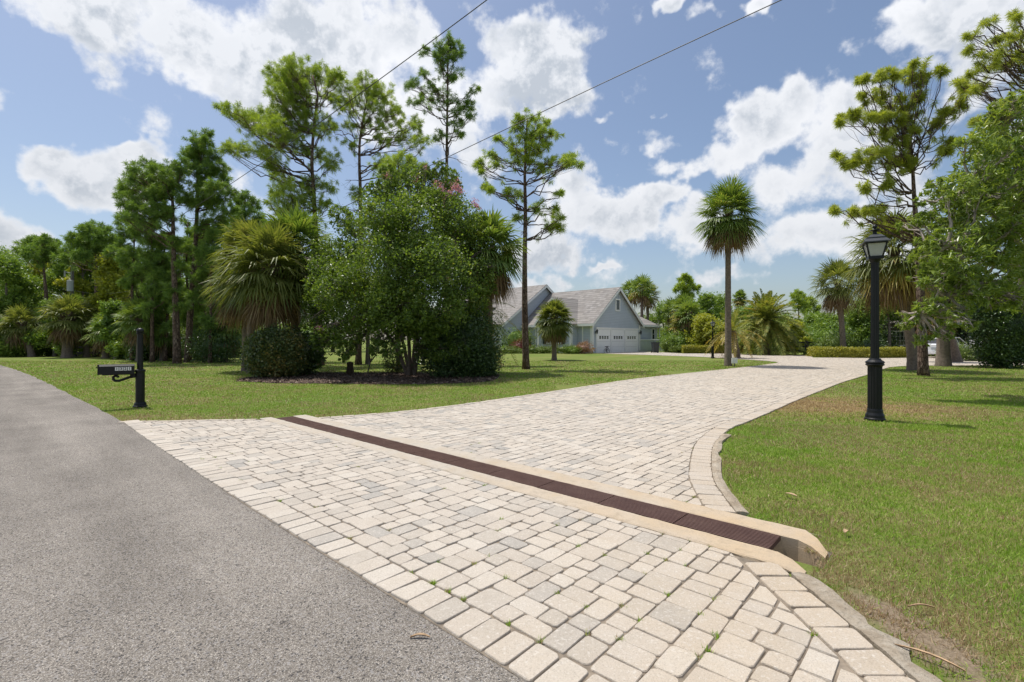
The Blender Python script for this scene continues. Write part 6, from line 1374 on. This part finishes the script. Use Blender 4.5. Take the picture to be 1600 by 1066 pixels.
w = MB(); w.box(((rx(1519, 34)+rx(1529, 34))/2, 34, 1.45), (.44, .44, 2.9)); w.box((rx(1524, 34), 34, .12), (.54, .54, .24)); w.box((rx(1524, 34), 34, 2.8), (.54, .54, .18)); w.build('porch_column', M['white'], h2)
w = MB(); w.box((rx(1560, 34)+.3, 37.2, 3.02), (rx(1620, 34)-rx(1506, 34), 7.6, .2)); w.build('porch_roof', M['dark_roof'], h2)
w = MB(); w.box((rx(1543, 36), 36.2, 1.43), (.9, .8, 2.85)); w.build('porch_pier', M['brick'], h2)
ms = MB(); MS = [G(1500, 563)[:2], G(1530, 561)[:2], G(1580, 560)[:2], G(1600, 566)[:2], G(1560, 567)[:2]]; ms.prism([tuple(x) for x in MS][::-1] if np.cross(MS[1]-MS[0], MS[2]-MS[0]) < 0 else [tuple(x) for x in MS], -.02, .035); struct(ms.build('mulch_strip', M['mulch']))

# white car, seen from behind at an angle
CYc = 33.6; cxx = rx(1460, CYc); car = thing('parked_car', 'white car parked with its tail towards the driveway behind the palm trunks', 'car', (cxx, CYc, 0)); ca = rad(-58)
cd = np.array((.85, .527, 0)); cs = np.array((cd[1], -cd[0], 0)); CO = np.array((cxx, CYc, 0))
def cp_(a, s, z): return CO+cd*a+cs*s+np.array((0, 0, z))       # a forwards from the tail, s to the right
M['carpaint'] = simple('white_car_paint', (.72, .73, .74), .25, .02, 2, bstr=0); M['tyre'] = simple('tyre_rubber', (.02, .02, .02), .9, .1, 5); M['rimm'] = simple('alloy_rim', (.45, .46, .47), .35, .05, 5, metal=.8, bstr=0); M['tail'] = simple('tail_light_red', (.35, .015, .015), .25, .05, 3, bstr=0)
secs = [(0.0, .80, .38, .95), (.12, .86, .30, 1.02), (.6, .90, .24, 1.05), (1.5, .92, .22, 1.02), (3.0, .92, .22, .98), (3.9, .90, .24, .92), (4.45, .82, .28, .82), (4.62, .70, .36, .72)]
b = MB(); V = []
for (a, hw_, zb_, zt_) in secs: V += [cp_(a, s*hw_, z) for s, z in ((-.94, zb_), (.94, zb_), (1, zb_+.2), (1, (zb_+zt_)/2+.05), (.94, zt_-.04), (.84, zt_), (-.84, zt_), (-.94, zt_-.04), (-1, (zb_+zt_)/2+.05), (-1, zb_+.2))]
ix = np.arange(len(secs)*10).reshape(-1, 10); nx = np.roll(ix, -1, 1); b.add(V, np.stack([ix[:-1], nx[:-1], nx[1:], ix[1:]], -1).reshape(-1, 4)); b.F += [np.array([list(ix[0][::-1])]), np.array([list(ix[-1])])]
b.build('body', M['carpaint'], car, smooth=False)
def cab(secs_, mat, name, par):
    b = MB(); V = []
    for (a, hw_, z) in secs_: V += [cp_(a, -hw_, z), cp_(a, hw_, z)]
    return V
lo = [(.25, .80), (3.35, .80)]; hi = [(.75, .64), (2.45, .64)]
b = MB(); b.add([cp_(lo[0][0], -.80, 1.0), cp_(lo[1][0], -.80, .98), cp_(lo[1][0], .80, .98), cp_(lo[0][0], .80, 1.0), cp_(hi[0][0], -.62, 1.42), cp_(hi[1][0], -.62, 1.44), cp_(hi[1][0], .62, 1.44), cp_(hi[0][0], .62, 1.42)], [(3,2,1,0)[::-1],(4,5,6,7)[::-1],(0,1,5,4)[::-1],(1,2,6,5)[::-1],(2,3,7,6)[::-1],(3,0,4,7)[::-1]]); b.build('cabin_glass', M['glass_dark'], car)
b = MB(); b.slab([cp_(.72, -.64, 1.46), cp_(.72, .64, 1.46), cp_(2.5, .64, 1.48), cp_(2.5, -.64, 1.48)], .05)
for s in (-1, 1):
    b.bar(cp_(.22, s*.80, 1.0), cp_(.74, s*.63, 1.43), .06, .05); b.bar(cp_(3.36, s*.80, .98), cp_(2.46, s*.63, 1.44), .05, .05); b.bar(cp_(1.75, s*.815, 1.0), cp_(1.7, s*.64, 1.44), .06, .03)
b.build('roof', M['carpaint'], car)
for a in (.85, 3.7):
    for s in (-1, 1):
        w = MB(); w.tube([cp_(a, s*.72, .33), cp_(a, s*.94, .33)], [.33, .33], 20); wo_ = w.build('wheel', M['tyre'], car); w = MB(); w.tube([cp_(a, s*.935, .33), cp_(a, s*.95, .33)], [.21, .20], 14); w.build('rim', M['rimm'], wo_)
for s in (-1, 1):
    b = MB(); b.slab([cp_(-.012, s*.78, .70), cp_(-.012, s*.52, .72), cp_(-.012, s*.52, .88), cp_(-.012, s*.78, .88)] if s > 0 else [cp_(-.012, s*.52, .72), cp_(-.012, s*.78, .70), cp_(-.012, s*.78, .88), cp_(-.012, s*.52, .88)], .05); b.build('tail_light', M['tail'], car)
b = MB(); b.box(cp_(-.012, 0, .70), (.34, .03, .17), math.atan2(cs[1], cs[0])); b.build('number_plate', simple('plate_grey', (.35, .38, .40), .5, .1, 20), car); b = MB(); b.box(cp_(.0, 0, .42), (1.66, .16, .17), math.atan2(cs[1], cs[0])); b.build('bumper', M['carpaint'], car)

def rail_fence(label, A, B, n, h=1.2, rails=3):
    A = np.array(A, float); B = np.array(B, float); f = thing('rail_fence', label, 'fence', (A[0], A[1], 0))
    for i in range(n+1):
        p = A+(B-A)*i/n; m_ = MB(); m_.box((p[0], p[1], h/2), (.12, .12, h+.1)); m_.build('post', M['dark_fence'], f)
    d = (B-A)/np.linalg.norm(B-A)
    for i in range(n):
        a = A+(B-A)*i/n; b_ = A+(B-A)*(i+1)/n
        for k in range(rails):
            z = .3+k*(h-.4)/(rails-1); m_ = MB(); m_.bar((*(a+d*.065), z), (*(b_-d*.065), z), .04, .15); m_.build('rail', M['dark_fence'], f)
    return f
rail_fence('black rail fence between the low hedge and the turning circle, right of the tall palm', (rx(1150, 47), 47), (rx(1262, 44), 44), 6, 1.15)
rail_fence('black rail fence beyond the date palm running behind the bushes', (rx(1262, 44), 44.3), (rx(1330, 46), 46), 4, 1.15)
rail_fence('black rail fence in the shade under the far left trees', (rx(118, 37.5), 37.5), (rx(212, 36), 36), 3, 1.25)
rail_fence('black rail fence in the shade behind the grove and the palm clump', (rx(212, 36), 36.4), (rx(470, 36), 36.4), 6, 1.25)
# small white sign at the foot of the tall palm
q = G(1143, 573); sg_ = thing('small_sign', 'small white box sign at the foot of the tall palm', 'sign', (q[0], q[1], 0))
b = MB(); b.box((q[0]+.03, q[1]-.25, .30), (.26, .06, .26)); b.build('panel', M['white'], sg_); b = MB(); b.box((q[0]+.03, q[1]-.235, .09), (.04, .04, .18)); b.build('stake', M['bark_grey'], sg_)

# ------------------------------------------------------------------ utility pole and wires
Yp = 41.0; pp = np.array((rx(113, Yp), Yp, 0)); M['polewood'] = simple('grey_pole_wood', (.13, .12, .11), .85, .2, 8); M['trafo'] = simple('grey_transformer_paint', (.42, .44, .45), .5, .05, 4)
up_ = thing('utility_pole', 'grey utility pole with a transformer can above the far left trees', 'utility pole', tuple(pp))
b = MB(); b.tube([pp+(0, 0, -.1), pp+(0, 0, 7.6)], [.15, .11], 10); b.build('pole', M['polewood'], up_)
b = MB(); b.tube([pp+(.15, -.38, 5.35), pp+(.15, -.38, 6.2)], [.21, .21], 14); b.lathe([(.22, 0), (.20, .06), (.05, .1)], tuple(pp+(.15, -.38, 6.2)), 14); b.build('transformer', M['trafo'], up_)
b = MB(); b.tube([pp+(0, -.15, 6.9), pp+(-.45, -.2, 7.0)], [.03, .03], 6); b.tube([pp+(-.45, -.2, 6.6), pp+(-.45, -.2, 7.1)], [.06, .06], 8); b.tube([pp+(.2, -.38, 6.3), pp+(.05, -.1, 7.4)], [.015, .015], 4); b.build('insulator', M['trafo'], up_)
M['wire'] = simple('wire_black', (.03, .03, .03), .6, .1, 5)
def wire(label, B, zf, t1, r=.012):
    ts = np.linspace(0, t1, 60); A = pp[:2]; P = [(A[0]+(B[0]-A[0])*t, A[1]+(B[1]-A[1])*t, zf(t)) for t in ts]
    m_ = MB(); m_.tube(P, [r]*60, 5); tag(m_.build('power_line', M['wire'], None, loc=(0, 0, 0)), label, 'power line')
def sag_fit(B, z0, seen, deg):
    A = pp[:2]; ts, zs = [0], [z0]
    for (px, py) in seen:
        k = (px-CX)/FOC; t = (k*A[1]-A[0])/((B[0]-A[0])-k*(B[1]-A[1])); ts.append(t); zs.append(CAMH+(HY-py)/FOC*(A[1]+(B[1]-A[1])*t))
    c = np.polyfit(ts, zs, deg); return lambda t: float(np.polyval(c, t))
wire('upper overhead wire crossing the left half of the sky', (-.58, 11.0), sag_fit((-.58, 11.0), 7.4, [(366, 284), (445, 230), (590, 125), (700, 47), (760, 0)], 2), 1.3)
wire('lower overhead wire sweeping up to the top middle of the sky', (6.1, 11.0), sag_fit((6.1, 11.0), 5.5, [(236, 448), (339, 412), (700, 245), (840, 180), (960, 121), (1220, 0)], 3), 1.15)

# ------------------------------------------------------------------ litter
M['dry'] = simple('dry_leaf', (.42, .29, .17), .8, .2, 30)
def litter(name, label, px, py, z, L, w, a, cat='leaf'):
    q = G(px, py, z); m_ = MB(); d = np.array((math.cos(a), math.sin(a), 0)); s = np.array((-d[1], d[0], 0)); n = 7; V = []
    for i in range(n):
        t = i/(n-1); ww = w*math.sin(PI*(0.08+.84*t))**.7/2; c = q+d*L*(t-.5)+np.array((0, 0, .004+.010*math.sin(t*3)))+s*.08*L*math.sin(t*2.5)
        V += [c-s*ww+(0, 0, .004), c, c+s*ww+(0, 0, .004)]
    ix = np.arange(3*n).reshape(n, 3); m_.add(V, np.stack([ix[:-1, :-1], ix[1:, :-1], ix[1:, 1:], ix[:-1, 1:]], -1).reshape(-1, 4)); m_.V[0] = m_.V[0]
    n0 = m_.nv; V2 = np.array(V)-(0, 0, .003); m_.add(V2, np.stack([ix[:-1, :-1], ix[:-1, 1:], ix[1:, 1:], ix[1:, :-1]], -1).reshape(-1, 4))
    tag(m_.build(name, M['dry'], None, loc=tuple(q)), label, cat)
litter('bark_strip', 'pale strip of bark lying on the asphalt near the pavers', 656, 998, .009, .085, .014, rad(-4), 'bark strip')
litter('dry_leaf', 'curled tan leaf on the grass right of the driveway curve', 1236, 774, .03, .09, .035, 2.2)
litter('dry_leaf', 'small brown leaf on the grass above the drain end', 1323, 832, .03, .05, .03, .5)
litter('dry_stalk', 'long dry stalk on the bare soil at the lower right edge', 1450, 1030, .02, .22, .012, rad(-52), 'stalk')
litter('dry_stalk', 'short pale dry stalk on the grass above the long one', 1440, 951, .03, .12, .010, rad(-8), 'stalk')
